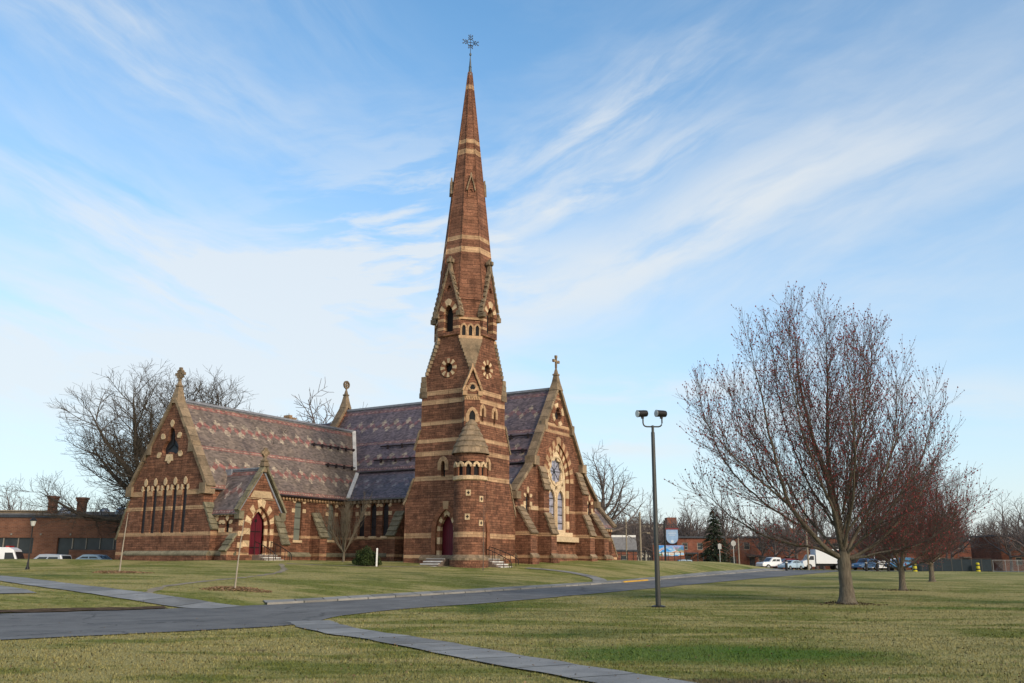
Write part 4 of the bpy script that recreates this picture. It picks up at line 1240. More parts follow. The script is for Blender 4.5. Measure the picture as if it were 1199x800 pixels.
def axis(segs):
    out = []
    for a, b, n in segs: out += list(np.linspace(a, b, n, endpoint=False))
    return np.array(out + [segs[-1][1]])
gx = axis([(-2500, -300, 8), (-300, -70, 24), (-70, -36, 34), (-36, 34, 150), (34, 90, 56), (90, 300, 24), (300, 2500, 8)])
gy = axis([(-300, -10, 10), (-10, 8, 18), (8, 82, 160), (82, 145, 84), (145, 320, 24), (320, 4000, 10)])
XX, YY = np.meshgrid(gx, gy); ZZ = hgt(XX, YY)
nx, ny = len(gx), len(gy)
vv = np.stack([XX, YY, ZZ], -1).reshape(-1, 3)
ii = (np.arange(ny - 1)[:, None] * nx + np.arange(nx - 1)[None]).ravel()
ff = np.stack([ii, ii + 1, ii + nx + 1, ii + nx], -1)
def np_mesh(name, verts, faces, mats, parent=None, smooth=True, midx=None):
    me = bpy.data.meshes.new(name)
    k = faces.shape[1]
    me.vertices.add(len(verts)); me.vertices.foreach_set('co', np.asarray(verts, np.float32).ravel())
    me.loops.add(faces.size); me.loops.foreach_set('vertex_index', faces.astype(np.int32).ravel())
    me.polygons.add(len(faces)); me.polygons.foreach_set('loop_start', np.arange(0, faces.size, k, dtype=np.int32))
    me.polygons.foreach_set('loop_total', np.full(len(faces), k, np.int32)) if False else None
    if midx is not None: me.polygons.foreach_set('material_index', midx.astype(np.int32))
    me.polygons.foreach_set('use_smooth', np.full(len(faces), smooth))
    for m in (mats if isinstance(mats, (list, tuple)) else [mats]): me.materials.append(m)
    me.update(calc_edges=True); me.validate()
    o = bpy.data.objects.new(name, me); COL.objects.link(o)
    if parent: o.parent = parent
    return o
tag(np_mesh('lawn', vv, ff, M['lawn']), kind='structure')

# roads and paths: strips draped on the ground
def resample(pts, step):
    pts = np.array(pts, float); d = np.r_[0, np.cumsum(np.hypot(*np.diff(pts, axis=0).T))]
    # smooth the corners a little
    t = np.arange(0, d[-1], step); t = np.r_[t, d[-1]]
    return np.stack([np.interp(t, d, pts[:, 0]), np.interp(t, d, pts[:, 1])], -1)
def chaikin(p, k=2):
    p = np.array(p, float)
    for _ in range(k):
        q = np.empty((2 * len(p) - 2, 2)); q[0::2] = .75 * p[:-1] + .25 * p[1:]; q[1::2] = .25 * p[:-1] + .75 * p[1:]
        p = np.r_[p[:1], q, p[-1:]]
    return p
def normals2(p):
    t = np.gradient(p, axis=0); t /= np.linalg.norm(t, axis=1)[:, None]
    return np.stack([-t[:, 1], t[:, 0]], -1)
def loft(name, A, B, off, m, cross=6, kind='structure', zf=None, thick=.0):
    f = np.linspace(0, 1, cross + 1)
    P = A[:, None, :] * (1 - f)[None, :, None] + B[:, None, :] * f[None, :, None]
    z = (hgt(P[..., 0], P[..., 1]) if zf is None else zf(P)) + off
    v = np.concatenate([P, z[..., None]], -1).reshape(-1, 3)
    n, k = len(A), cross + 1
    i = (np.arange(n - 1)[:, None] * k + np.arange(k - 1)[None]).ravel()
    fa = np.stack([i, i + k, i + k + 1, i + 1], -1)
    a, b, c = v[fa[0, 0]], v[fa[0, 1]], v[fa[0, 2]]
    if np.cross(b - a, c - a)[2] < 0: fa = fa[:, ::-1]
    o = np_mesh(name, v, fa, m); 
    ul = o.data.uv_layers.new(name='UVMap')
    d = np.r_[0, np.cumsum(np.linalg.norm(np.diff((A + B) / 2, axis=0), axis=1))]
    wd = np.linalg.norm(B - A, axis=1)
    uv = np.stack([np.repeat(d, k), (wd[:, None] * f[None]).ravel()], -1)
    li = np.empty(len(o.data.loops), np.int32); o.data.loops.foreach_get('vertex_index', li)
    ul.data.foreach_set('uv', uv[li].astype(np.float32).ravel())
    return tag(o, kind=kind)
def strip(name, pts, w, off, m, step=.5, cross=4, jag=0.0, **kw):
    p = resample(chaikin(pts), step); n = normals2(p)
    j = jag * (np.sin(np.arange(len(p)) * 1.7) + rng.normal(0, .7, len(p)))[:, None] if jag else 0
    j2 = jag * (np.sin(np.arange(len(p)) * 1.3 + 2) + rng.normal(0, .7, len(p)))[:, None] if jag else 0
    return loft(name, p + n * (w / 2 + j), p - n * (w / 2 + j2), off, m, cross, **kw)

def asphalt(name, base=.12, blue=1.0):
    m, g, b = mat(name, .88, .25)
    o, uv = coords(g)
    u, v, _ = g.sep(uv)
    fine = g.noise(o, 40, 3, .7); mid = g.noise(o, 1.2, 5, .6); big = g.noise(o, .18, 4, .6)
    col = g.ramp(g.rmap(mid * .5 + big * .5, .35, .65), [(0, (base * .66, base * .66, base * .67)), (.5, (base * 1.02, base, base * .96)), (1, (base * 1.35, base * 1.33, base * 1.3))])
    k = g.rmap(fine, .3, .7, .7, 1.35); col = g.mix(1.0, col, g.comb(k, k, k), 'MULTIPLY')
    vo = g.new('ShaderNodeTexVoronoi', feature='DISTANCE_TO_EDGE'); wob = g.noise(o, .9, 4, .6, out=1)
    g.put(vo.inputs['Vector'], g.vadd(o, g.vscale(wob, (1.6, 1.6, 0)))); vo.inputs['Scale'].default_value = .22
    crack = g.rmap(S(g, vo.outputs[0]), 0, .016, 1, 0) * g.rmap(g.noise(o, .3, 3, .5), .40, .52, 0, 1)
    col = g.mix(crack * .8, col, (.02, .02, .02))
    wear = g.noise(g.comb(u * .05, v * .9, 2.0), 1.0, 3, .5)
    col = g.mix(g.rmap(wear, .5, .7, 0, .35), col, (base * 1.6, base * 1.58, base * 1.52))
    g.put(b.inputs['Base Color'], col); bump(g, b, fine + mid * .5, .5, .015)
    return m
M['asphalt'] = asphalt('asphalt')
def paving(name, c1, c2, joint=1.5, wet=.0):
    m, g, b = mat(name, .8, .25)
    o, uv = coords(g)
    u, v, _ = g.sep(uv)
    n = g.noise(o, 1.1, 5, .65); f = g.noise(o, 30, 3, .6)
    wn = g.new('ShaderNodeTexWhiteNoise', noise_dimensions='1D'); g.put(wn.inputs['W'], (u / joint).floor())
    col = g.mix(g.rmap(n, .35, .65), c1, c2)
    k = g.rmap(S(g, wn.outputs[0]), 0, 1, .78, 1.18) * g.rmap(f, .3, .7, .85, 1.15)
    col = g.mix(1.0, col, g.comb(k, k, k), 'MULTIPLY')
    j = ((u / joint).frac() - .5).abs().gt(.5 - .032 / joint)
    col = g.mix(j * .9, col, (.03, .032, .022))
    dirt = g.noise(o, .7, 5, .7)
    col = g.mix(g.rmap(dirt, .55, .72, 0, .6), col, (.10, .085, .06))
    g.put(b.inputs['Base Color'], col); bump(g, b, f * .4 + j * -1, .5, .02)
    return m
M['flag'] = paving('bluestone_flags', (.17, .17, .165), (.25, .247, .235), 1.55)
M['conc'] = paving('worn_concrete', (.17, .168, .16), (.24, .232, .21), 1.5)
M['kerb'] = paving('granite_kerb', (.20, .185, .16), (.28, .26, .225), 1.8)
M['yellow'] = plain('yellow_paint', (.55, .30, .03), .7, .25, 5)
M['dirtpath'] = plain('worn_dirt_path', (.24, .205, .15), .95, .4, 1.5, .05)
M['soil'] = plain('bare_soil', (.075, .052, .034), .95, .5, 4, .05, 0, .8)
M['mulch'] = plain('wood_mulch', (.27, .17, .095), .95, .5, 12, .05, 0, .8)

K_ = [(-30, 18), (-15.29, 28.4), (-11.24, 31.7), (-9.14, 33.4), (-7.6, 35.7), (-6.11, 38.0), (-3.72, 42.0), (0.09, 48.6), (4.2, 56.0), (6.94, 61.2), (13.93, 75.8), (24.33, 98.2), (39, 128)]
N_ = [(-24, 7.6), (-10.37, 19.4), (-7.6, 22.6), (-5.25, 25.0), (-5.3, 28.4), (-3.3, 32.8), (-.4, 36.7), (3.25, 43.7), (7.3, 51.2), (10, 56.5), (17.5, 71), (30, 94), (45, 122)]
def pairs(a, b, step=.6):
    a, b = chaikin(a), chaikin(b); c = (a + b) / 2
    d = np.r_[0, np.cumsum(np.linalg.norm(np.diff(c, axis=0), axis=1))]; t = np.r_[np.arange(0, d[-1], step), d[-1]]
    f = lambda q: np.stack([np.interp(t, d, q[:, 0]), np.interp(t, d, q[:, 1])], -1)
    return f(a), f(b)
KA, NA = pairs(K_, N_)
jn = np.cumsum(rng.normal(0, .05, len(NA))); jn -= np.convolve(jn, np.ones(15) / 15, 'same')
roadw = NA - KA; roadw /= np.linalg.norm(roadw, axis=1)[:, None]
NA2 = NA + roadw * np.clip(jn, -.25, .25)[:, None]
loft('road', KA, NA2, .02, M['asphalt'], 8)
loft('cross_street', np.array([(x, 137.) for x in np.arange(18, 160, 2.)]), np.array([(x, 121.5 + max(0, x - 46) * .0) for x in np.arange(18, 160, 2.)]), .035, M['asphalt'], 10)
# kerb along the church side with a strip of paving behind
nk = -roadw
sel = KA[:, 1] > 33.8
Kc, nkc = KA[sel], nk[sel]
def sweep(name, pts, nrm, prof, m):
    v = []; n = len(prof)
    for p, q in zip(pts, nrm):
        z0 = gz(p[0] - q[0] * .2, p[1] - q[1] * .2)
        for o_, h_ in prof: v.append((p[0] + q[0] * o_, p[1] + q[1] * o_, z0 + h_))
    i = (np.arange(len(pts) - 1)[:, None] * n + np.arange(n - 1)[None]).ravel()
    o = np_mesh(name, np.array(v), np.stack([i, i + n, i + n + 1, i + 1], -1), m, smooth=False)
    ul = o.data.uv_layers.new(name='UVMap')
    d = np.r_[0, np.cumsum(np.linalg.norm(np.diff(pts, axis=0), axis=1))]
    uv = np.stack([np.repeat(d, n), np.tile(np.arange(n) * .1, len(pts))], -1)
    li = np.empty(len(o.data.loops), np.int32); o.data.loops.foreach_get('vertex_index', li)
    ul.data.foreach_set('uv', uv[li].astype(np.float32).ravel())
    return tag(o, kind='structure')
sweep('kerb', Kc, nkc, [(-.02, -.05), (0, .085), (.03, .1), (.17, .1), (.18, .0)], M['kerb'])
ys_ = Kc[:, 1]; yl = (ys_ > 62) & (ys_ < 67.5)
sweep('kerb_paint', Kc[yl], nkc[yl], [(-.035, .0), (-.01, .095), (.03, .107), (.175, .107)], M['yellow'])
A = Kc + nkc * .19; B = Kc + nkc * 1.05
loft('pavement', A, B, .0, M['conc'], 4, zf=lambda P: np.maximum(hgt(P[..., 0], P[..., 1]) + .03, hgt(Kc[:, 0] - nkc[:, 0] * .2, Kc[:, 1] - nkc[:, 1] * .2)[:, None] + .085))
PATH_L = [(-9.6, 32.2), (-11.2, 32.75), (-13.3, 33.7), (-16.9, 35.9), (-20.3, 38.9), (-25, 43), (-34, 50.5), (-52, 64)]
PATH_F = [(-5.6, 26.2), (-4.5, 23.5), (-3.6, 22.0), (-2.6, 20.7), (-1.65, 19.2), (-.6, 17.5), (.35, 15.9), (1.25, 14.5), (2.1, 13.0), (4.5, 8.5), (7, 3)]
PATH_P = [(-13.2, 34.2), (-14.0, 37), (-13.6, 41.7), (-12.9, 46.7), (-13.2, 55), (-16.3, 66.5)]
PATH_R = [(5.6, 59.0), (6.1, 63.5), (5.0, 67.2), (3.6, 69.0), (1.2, 69.9)]
strip('path', PATH_L, 1.75, .03, M['flag'], jag=.03)
strip('path', PATH_F, 1.22, .03, M['flag'], jag=.03)
strip('path', PATH_P, .34, .012, M['dirtpath'], jag=.07)
strip('path', PATH_R, 1.0, .03, M['conc'], jag=.03)
strip('path', [(-4.6, 68.6), (-8, 67.0), (-12, 66.2), (-16, 66.7)], .4, .02, M['dirtpath'], jag=.05)
strip('soil_edge', [(-30, 18.5), (-15.4, 28.75), (-13.2, 30.3), (-11.5, 31.6)], .55, .045, M['soil'], jag=.08)
strip('path', [(-30.5, 38.5), (-22.5, 36.6), (-18.6, 34.2), (-17.2, 32.6)], 1.5, .03, M['conc'], jag=.02)

# ---- grass blades near the camera
def poly_mask(x, y, poly):
    inside = np.zeros(x.shape, bool); n = len(poly)
    for i in range(n):
        (xa, ya), (xb, yb) = poly[i], poly[(i + 1) % n]
        c = ((ya > y) != (yb > y)) & (x < (xb - xa) * (y - ya) / (yb - ya + 1e-12) + xa)
        inside ^= c
    return inside
def near_line(x, y, pts, w):
    p = resample(chaikin(pts), .6); m = np.zeros(x.shape, bool)
    for (ax, ay), (bx, by) in zip(p[:-1], p[1:]):
        if max(ay, by) < y.min() - w or min(ay, by) > y.max() + w: continue
        t = np.clip(((x - ax) * (bx - ax) + (y - ay) * (by - ay)) / ((bx - ax) ** 2 + (by - ay) ** 2), 0, 1)
        m |= np.hypot(x - ax - t * (bx - ax), y - ay - t * (by - ay)) < w
    return m
NBL = 330000
rr = np.exp(rng.uniform(math.log(10.5), math.log(75), NBL)); th = rng.uniform(R(-38), R(38), NBL)
bx_, by_ = rr * np.sin(th), rr * np.cos(th)
road_poly = np.r_[KA, NA2[::-1]]
ex = rng.normal(0, .07, NBL)
bad = poly_mask(bx_ + ex, by_ + rng.normal(0, .05, NBL), road_poly)
for pts, w in ((PATH_L, .80), (PATH_F, .55), (PATH_P, .1), (PATH_R, .42)): bad |= near_line(bx_ + ex, by_, pts, w)
bad |= near_line(bx_, by_, [tuple(q) for q in (Kc + nkc * .62)[::4]], .68)
# church footprint
lx = (bx_ + 3.2) * math.sin(TH) + (by_ - 68.75) * math.cos(TH); ly = -(bx_ + 3.2) * math.cos(TH) + (by_ - 68.75) * math.sin(TH)
bad |= (lx > .5) & (ly > .5); bad |= (lx > -9) & (ly > 17)
bx_, by_, rr = bx_[~bad], by_[~bad], rr[~bad]
n = len(bx_); bz_ = hgt(bx_, by_)
clump = np.sin(bx_ * 2.1 + 1.7 * np.sin(by_ * 1.3)) * np.sin(by_ * 1.9 + 1.1 * np.sin(bx_ * 1.7)) * .5 + .5
hh = (.016 + .032 * rng.random(n) ** 1.5) * (.7 + .6 * clump) * np.clip(1.25 - rr / 90, .7, 1.1)
ww = (.0045 + .003 * rng.random(n)) * np.clip(rr / 13, 1, 3.0)
aa = rng.uniform(0, 2 * math.pi, n); ln = rng.uniform(0, 2 * math.pi, n); lk = hh * rng.uniform(.1, 1.1, n)
c0 = np.stack([bx_ - np.cos(aa) * ww, by_ - np.sin(aa) * ww, bz_ - .004], -1)
c1 = np.stack([bx_ + np.cos(aa) * ww, by_ + np.sin(aa) * ww, bz_ - .004], -1)
c2 = np.stack([bx_ + np.cos(ln) * lk, by_ + np.sin(ln) * lk, bz_ + hh], -1)
gv = np.stack([c0, c1, c2], 1).reshape(-1, 3)
tag(np_mesh('grass', gv, np.arange(3 * n).reshape(-1, 3), M['blade'], smooth=False), kind='stuff')

# scattered dead leaves on the turf
nl_ = 3000
rr = np.exp(rng.uniform(math.log(11), math.log(42), nl_)); th = rng.uniform(R(-36), R(36), nl_); lx2, ly2 = rr * np.sin(th), rr * np.cos(th)
keep = ~poly_mask(lx2, ly2, road_poly) | (rng.random(nl_) < .12); lx2, ly2 = lx2[keep], ly2[keep]; k = len(lx2)
cc = np.stack([lx2, ly2, hgt(lx2, ly2) + rng.uniform(.03, .05, k)], -1)
d1 = rng.normal(0, 1, (k, 3)) * np.array([1, 1, .35]); d1 /= np.linalg.norm(d1, axis=1)[:, None]; d2 = np.cross(d1, np.array([0, 0, 1.]) + rng.normal(0, .35, (k, 3))); d2 /= np.linalg.norm(d2, axis=1)[:, None]
ss = rng.uniform(.012, .030, k)[:, None]
M['litter'] = plain('dead_leaves', (.17, .115, .065), .9, .6, 7, .05)
tag(np_mesh('leaf_litter', np.stack([cc - d1 * ss, cc + d2 * ss * .6, cc + d1 * ss, cc - d2 * ss * .6], 1).reshape(-1, 3), np.arange(4 * k).reshape(-1, 4), M['litter'], smooth=False), kind='stuff')

# ------------------------------------------------------------------ trees
class Tubes:
    def __init__(self): self.v = []; self.f = []; self.n = 0
    def add(self, pts, rad, k=4):
        pts = np.asarray(pts, float); rad = np.asarray(rad, float)
        t = np.gradient(pts, axis=0); t /= np.linalg.norm(t, axis=1)[:, None] + 1e-9
        ref = np.array([0, 0, 1.]) if abs(t[len(t) // 2, 2]) < .85 else np.array([1., 0, 0])
        a = np.cross(t, ref); a /= np.linalg.norm(a, axis=1)[:, None] + 1e-9
        b = np.cross(t, a)
        ang = 2 * np.pi * np.arange(k) / k
        v = pts[:, None] + (a[:, None] * np.cos(ang)[None, :, None] + b[:, None] * np.sin(ang)[None, :, None]) * rad[:, None, None]
        m = len(pts)
        i = np.arange(m - 1)[:, None] * k; j = np.arange(k)[None]; j2 = (j + 1) % k
        f = np.stack([i + j, i + j2, i + k + j2, i + k + j], -1).reshape(-1, 4) + self.n
        self.v.append(v.reshape(-1, 3)); self.f.append(f); self.n += m * k
    def build(self, name, m, parent=None):
        return np_mesh(name, np.concatenate(self.v), np.concatenate(self.f), m, parent)
def unit(v): return v / (np.linalg.norm(v) + 1e-9)
def perp_rot(d, ang, az):
    ref = np.array([0, 0, 1.]) if abs(d[2]) < .9 else np.array([1., 0, 0])
    a = unit(np.cross(d, ref)); b = np.cross(d, a)
    return unit(d * math.cos(ang) + (a * math.cos(az) + b * math.sin(az)) * math.sin(ang))
def side_shoots(T, tips, pts, rad, lvl, P, r):
    """clothe a limb with side branches"""
    seg = np.linalg.norm(np.diff(pts, axis=0), axis=1); d = np.r_[0, np.cumsum(seg)]; L = d[-1]
    s = P['start'][lvl] * L; az = r.uniform(0, 6.28)
    while s < L * .985:
        t = s / L
        p = np.array([np.interp(s, d, pts[:, i]) for i in range(3)])
        i = min(np.searchsorted(d, s), len(pts) - 1); dr = unit(pts[i] - pts[i - 1])
        az += 2.399 + r.normal(0, .5)
        ang = R(r.normal(*P['ang'][lvl]))
        cd_ = perp_rot(dr, ang, az)
        ln = P['len'][lvl] * (1 - P['fall'][lvl] * t) * r.uniform(.6, 1.25)
        ra = max(min(np.interp(s, d, rad) * .7, P['rad'][lvl] * (ln / P['len'][lvl])), P['rmin'])
        shoot(T, tips, p, cd_, ln, ra, lvl + 1, P, r)
        s += P['gap'][lvl] * r.uniform(.6, 1.4)
def shoot(T, tips, p, d, L, ra, lvl, P, r):
    n = max(2, int(round(L / P['seg'][min(lvl, len(P['seg']) - 1)])) + 1)
    pts = [p]; st = L / (n - 1)
    for i in range(n - 1):
        d = unit(d + r.normal(0, P['wig'], 3) + np.array([0, 0, P['up']]) * st / max(L, .4))
        pts.append(pts[-1] + d * st)
    pts = np.array(pts); rad = np.linspace(ra, max(ra * .35, P['rmin'] * .7), n)
    T.add(pts, rad, 5 if lvl < 2 else (4 if lvl < 3 else 3))
    if lvl < P['max']: side_shoots(T, tips, pts, rad, lvl, P, r)
    if lvl >= P['max'] - 1: tips.append(pts[-1]); 
    if lvl >= P['max']: tips.append(pts[len(pts) // 2] if n > 2 else (pts[0] + pts[1]) / 2)
def spline(pts, n):
    pts = np.array(pts, float)
    d = np.r_[0, np.cumsum(np.linalg.norm(np.diff(pts, axis=0), axis=1))]
    P = np.vstack([2 * pts[0] - pts[1], pts, 2 * pts[-1] - pts[-2]])
    out = []
    for t in np.linspace(0, d[-1], n):
        i = min(np.searchsorted(d, t, 'right') - 1, len(pts) - 2); u = (t - d[i]) / (d[i + 1] - d[i] + 1e-9)
        a, b, c, e = P[i], P[i + 1], P[i + 2], P[i + 3]
        out.append(.5 * ((2 * b) + (c - a) * u + (2 * a - 5 * b + 4 * c - e) * u ** 2 + (3 * b - 3 * c + e - a) * u ** 3))
    return np.array(out)
def bark(name, c1, c2, lich=.3):
    m, g, b = mat(name, .95, .1)
    o, uv = coords(g)
    n = g.noise(g.vscale(o, (9, 9, 1.6)), 1.6, 6, .7); big = g.noise(o, 1.3, 4, .6)
    col = g.mix(g.rmap(n, .35, .65), c1, c2)
    col = g.mix(g.rmap(big, .52, .7, 0, lich), col, (.20, .19, .145))
    g.put(b.inputs['Base Color'], col); bump(g, b, n, .9, .05)
    return m
M['maple'] = bark('maple_bark', (.085, .068, .05), (.18, .15, .11))
M['oakbark'] = bark('oak_bark', (.045, .036, .028), (.11, .09, .07), .15)
M['twig'] = bark('twig_bark', (.07, .05, .042), (.13, .10, .085), .1)
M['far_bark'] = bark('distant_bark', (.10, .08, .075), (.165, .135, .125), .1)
M['bud'] = plain('red_buds', (.21, .042, .042), .8, .5, 9)
def buds(tips, r, size, m, parent, name='blossom', keep=1.0, zmin=None):
    t = np.array(tips); t = t[r.random(len(t)) < keep]
    k = len(t); s = size * r.uniform(.5, 1.3, k)[:, None, None]
    o = np.array([(1, 0, 0), (-1, 0, 0), (0, 1, 0), (0, -1, 0), (0, 0, 1.3), (0, 0, -1.3)])
    v = (t[:, None] + o[None] * s + r.normal(0, size * .25, (k, 6, 3))).reshape(-1, 3)
    f = np.array([(0, 2, 4), (2, 1, 4), (1, 3, 4), (3, 0, 4), (2, 0, 5), (1, 2, 5), (3, 1, 5), (0, 3, 5)])
    return np_mesh(name, v, (np.arange(k)[:, None, None] * 6 + f[None]).reshape(-1, 3), m, parent, smooth=False)

# the big budding maple on the right-hand lawn
maple_P = dict(start=[.10, .10, .08, .1], ang=[(31, 7), (27, 7), (27, 8), (40, 10)], len=[2.8, 1.25, .62, .2], fall=[.55, .5, .4, .3], rad=[.021, .0095, .0062, .005], rmin=.0052,
               gap=[.29, .27, .24, .2], seg=[.5, .45, .3, .2], wig=.045, up=.40, max=3)
def crop(cx, cy, y, k=.0345): return ((780 + cx / 2 - 992) * k, y, (708 - (320 + cy / 2)) * k)
def maple_limbs():
    L = [([(425, 668, 0), (412, 580, -.1), (402, 500, -.2), (380, 410, -.3), (362, 320, -.3), (350, 200, 0), (343, 40, .1)], .19),
         ([(422, 668, 0), (372, 640, -.3), (330, 600, -.6), (285, 540, -.9), (255, 460, -1.1), (232, 370, -1.2), (215, 250, -1.1), (200, 115, -1.0)], .135),
         ([(430, 662, .1), (432, 560, .5), (425, 450, .9), (430, 330, 1.1), (440, 200, 1.2), (446, 62, 1.2)], .115),
         ([(432, 660, 0), (466, 600, .3), (520, 520, .5), (570, 430, .7), (605, 340, .8), (632, 245, .9)], .10),
         ([(435, 668, 0), (500, 636, -.3), (565, 580, -.6), (625, 500, -.8), (668, 410, -.9)], .09),
         ([(415, 668, 0), (360, 642, .2), (290, 630, .5), (215, 600, .8), (145, 552, 1.0), (85, 490, 1.1)], .085),
         ([(420, 650, -.1), (392, 560, -.8), (345, 470, -1.5), (312, 380, -1.9), (292, 260, -2.1), (280, 140, -2.1)], .09),
         ([(432, 645, .1), (462, 520, .6), (490, 400, 1.1), (512, 280, 1.3), (528, 110, 1.4)], .09),
         ([(424, 640, -.1), (430, 540, -1.2), (425, 430, -2.4), (405, 320, -3.1), (400, 200, -3.3)], .08),
         ([(428, 640, .1), (445, 530, 1.4), (462, 410, 2.6), (480, 290, 3.2), (490, 190, 3.4)], .08),
         ([(330, 600, -.6), (240, 540, -.2), (165, 440, .2), (122, 335, .4), (92, 240, .5)], .06),
         ([(285, 540, -.9), (205, 478, -1.3), (130, 410, -1.7), (75, 325, -1.9)], .05),
         ([(440, 668, -.1), (520, 652, -.8), (600, 622, -1.5), (685, 545, -2.0)], .07),
         ([(420, 660, .2), (370, 560, 1.5), (320, 440, 2.4), (270, 330, 2.9), (240, 230, 3.1)], .07),
         ([(430, 655, -.2), (480, 580, -1.6), (535, 480, -2.6), (575, 380, -3.0), (590, 290, -3.1)], .07),
         ([(436, 655, .2), (500, 590, 1.5), (580, 520, 2.4), (650, 440, 2.9), (690, 360, 3.0)], .07),
         ([(380, 410, -.3), (330, 310, -.8), (312, 200, -1.0), (305, 100, -1.0)], .045),
         ([(428, 600, 0), (470, 460, -.4), (500, 330, -.6), (522, 210, -.7), (535, 110, -.7)], .06),
         ([(440, 600, 0), (520, 490, -.2), (570, 380, 0), (598, 270, .1), (610, 190, .1)], .06),
         ([(415, 600, 0), (360, 480, .5), (325, 360, .8), (310, 230, .9), (300, 110, .9)], .06),
         ([(430, 560, 0), (450, 400, -1.4), (470, 270, -1.9), (480, 140, -2.0)], .055),
         ([(300, 560, -.7), (230, 470, -.6), (180, 350, -.5), (150, 240, -.4)], .05),
         ([(405, 480, -.2), (395, 330, -.6), (400, 180, -.9), (404, 80, -.9)], .05)]
    return [(np.array([crop(*p) for p in pts]), ra) for pts, ra in L]
def make_maple(seed, P, budkeep=.55):
    r = np.random.default_rng(seed)
    root = empty('maple_tree')
    Tt, T, tips = Tubes(), Tubes(), []
    tp = spline([(0, 0, -.15), (.0, 0, .0), (.02, .0, .5), (.0, .0, 1.2), (.0, 0, 1.85), (.02, 0, 2.15)], 14)
    rad = np.interp(tp[:, 2], [-.15, 0, .25, .8, 1.6, 2.2], [.52, .44, .325, .265, .25, .27])
    rad *= 1 + .03 * np.sin(np.arange(14) * 2.1)
    Tt.add(tp, rad, 16)
    for pts, ra in maple_limbs():
        sp = spline(pts, 26); sp[3:] += np.cumsum(r.normal(0, .022, (23, 3)), 0)
        rd = .78 * ra * (1 - np.linspace(0, 1, 26)) ** 1.0 + .007
        Tt.add(sp, rd, 7)
        side_shoots(T, tips, sp, rd, 0, P, r)
    Tt.build('trunk', M['maple'], root)
    T.build('crown', M['twig'], root)
    buds(tips, r, .027, M['bud'], root, keep=budkeep)
    return root
mp = make_maple(11, maple_P)
mp.location = (13.08, 36.7, gz(13.08, 36.7)); mp.scale = (.93, .95, .92)

tag(mp, 'large bare maple with dark red buds standing nearest on the right-hand lawn', 'tree', 'maples along the right-hand lawn')
m2 = copy_thing(mp, (21.1, 50.6, gz(21.1, 50.6)), R(140), .60, 'smaller budding maple just behind the large one')
m3 = copy_thing(mp, (31.2, 69.5, gz(31.2, 69.5)), R(250), .66, 'farthest of the three budding maples, in front of the dark fence')

# generic bare trees
def make_bare(name, seed, h, spread, tr, P, nl=9, m='oakbark', mt='twig', fork=.24, k0=9, twigs=True):
    r = np.random.default_rng(seed); root = empty(name)
    Tt, T, tips = Tubes(), Tubes(), []
    zf = h * fork
    tp = spline([(0, 0, -.3), (0, 0, 0), (r.normal(0, .1), r.normal(0, .1), zf * .5), (0, 0, zf), (r.normal(0, .3), r.normal(0, .3), h * .62), (r.normal(0, .5), r.normal(0, .5), h * .97)], 24)
    rd = np.interp(np.linspace(0, 1, 24), [0, .06, .28, 1], [tr * 1.35, tr, tr * .8, .02])
    Tt.add(tp, rd, k0); side_shoots(T, tips, tp[8:], rd[8:], 0, P, r)
    for i in range(nl):
        a = 2.399 * i + r.normal(0, .25); f = (i + .5) / nl
        z0 = zf * (.75 + .9 * f); e = R(12 + 58 * f + r.normal(0, 6)); L = spread * (1.12 - .25 * f) * r.uniform(.85, 1.1)
        d = np.array([math.cos(a) * math.cos(e), math.sin(a) * math.cos(e), math.sin(e)])
        pts = [np.array([0, 0, z0])]; n = 8
        for q in range(n):
            d = unit(d + r.normal(0, .13, 3) + np.array([0, 0, .05 if q < 3 else .09]))
            pts.append(pts[-1] + d * L / n)
        sp = spline(pts, 18); rl = tr * .55 * (1 - np.linspace(0, 1, 18)) ** .9 + .015
        Tt.add(sp, rl, 6); side_shoots(T, tips, sp, rl, 0, P, r)
    Tt.build('trunk', M[m], root)
    T.build('crown', M[mt], root)
    return root
oak_P = dict(start=[.14, .12, .1, .1], ang=[(46, 10), (44, 11), (42, 12), (40, 10)], len=[5.2, 2.3, .95, .4], fall=[.45, .5, .4, .3], rad=[.075, .03, .016, .011], rmin=.012,
             gap=[.58, .36, .24, .3], seg=[1.0, .7, .5, .4], wig=.12, up=.3, max=3)
oak = make_bare('bare_tree', 5, 18.4, 13.2, .68, oak_P, 20, 'oakbark', 'oakbark', .20, 12)
oak.location = (-33.6, 89, .9); oak.scale = (1.2, 1.1, .97)
tag(oak, 'great spreading bare tree rising behind the gable with five slit windows', 'tree')
far_P = dict(start=[.15, .12, .1], ang=[(42, 10), (40, 11), (40, 12)], len=[2.8, 1.2, .6], fall=[.5, .5, .4], rad=[.05, .026, .018], rmin=.016,
             gap=[.42, .28, .3], seg=[.8, .6, .5], wig=.12, up=.3, max=2)
fa = make_bare('bare_tree', 21, 11, 5.2, .22, far_P, 8, 'far_bark', 'far_bark', .22, 6)
fb = make_bare('bare_tree', 33, 10.5, 6.0, .25, dict(far_P, up=.15, wig=.17), 9, 'far_bark', 'far_bark', .26, 6)
fc = make_bare('bare_tree', 45, 13, 4.6, .24, dict(far_P, up=.5), 8, 'far_bark', 'far_bark', .24, 6)
NB = [0]
def far_tree(src, x, y, s, rz, label, z=None):
    used = src.get('label') is not None
    o = copy_thing(src, label=label) if used else tag(src, label, 'tree')
    o.location = (x, y, gz(x, y) if z is None else z); o.scale = (s,) * 3; o.rotation_euler = (0, 0, R(rz)); o['group'] = 'bare trees in the background'
    return o
far_tree(fb, -25.0, 118, 2.05, 20, 'bare treetop above the chancel ridge beside the small stone chimney')
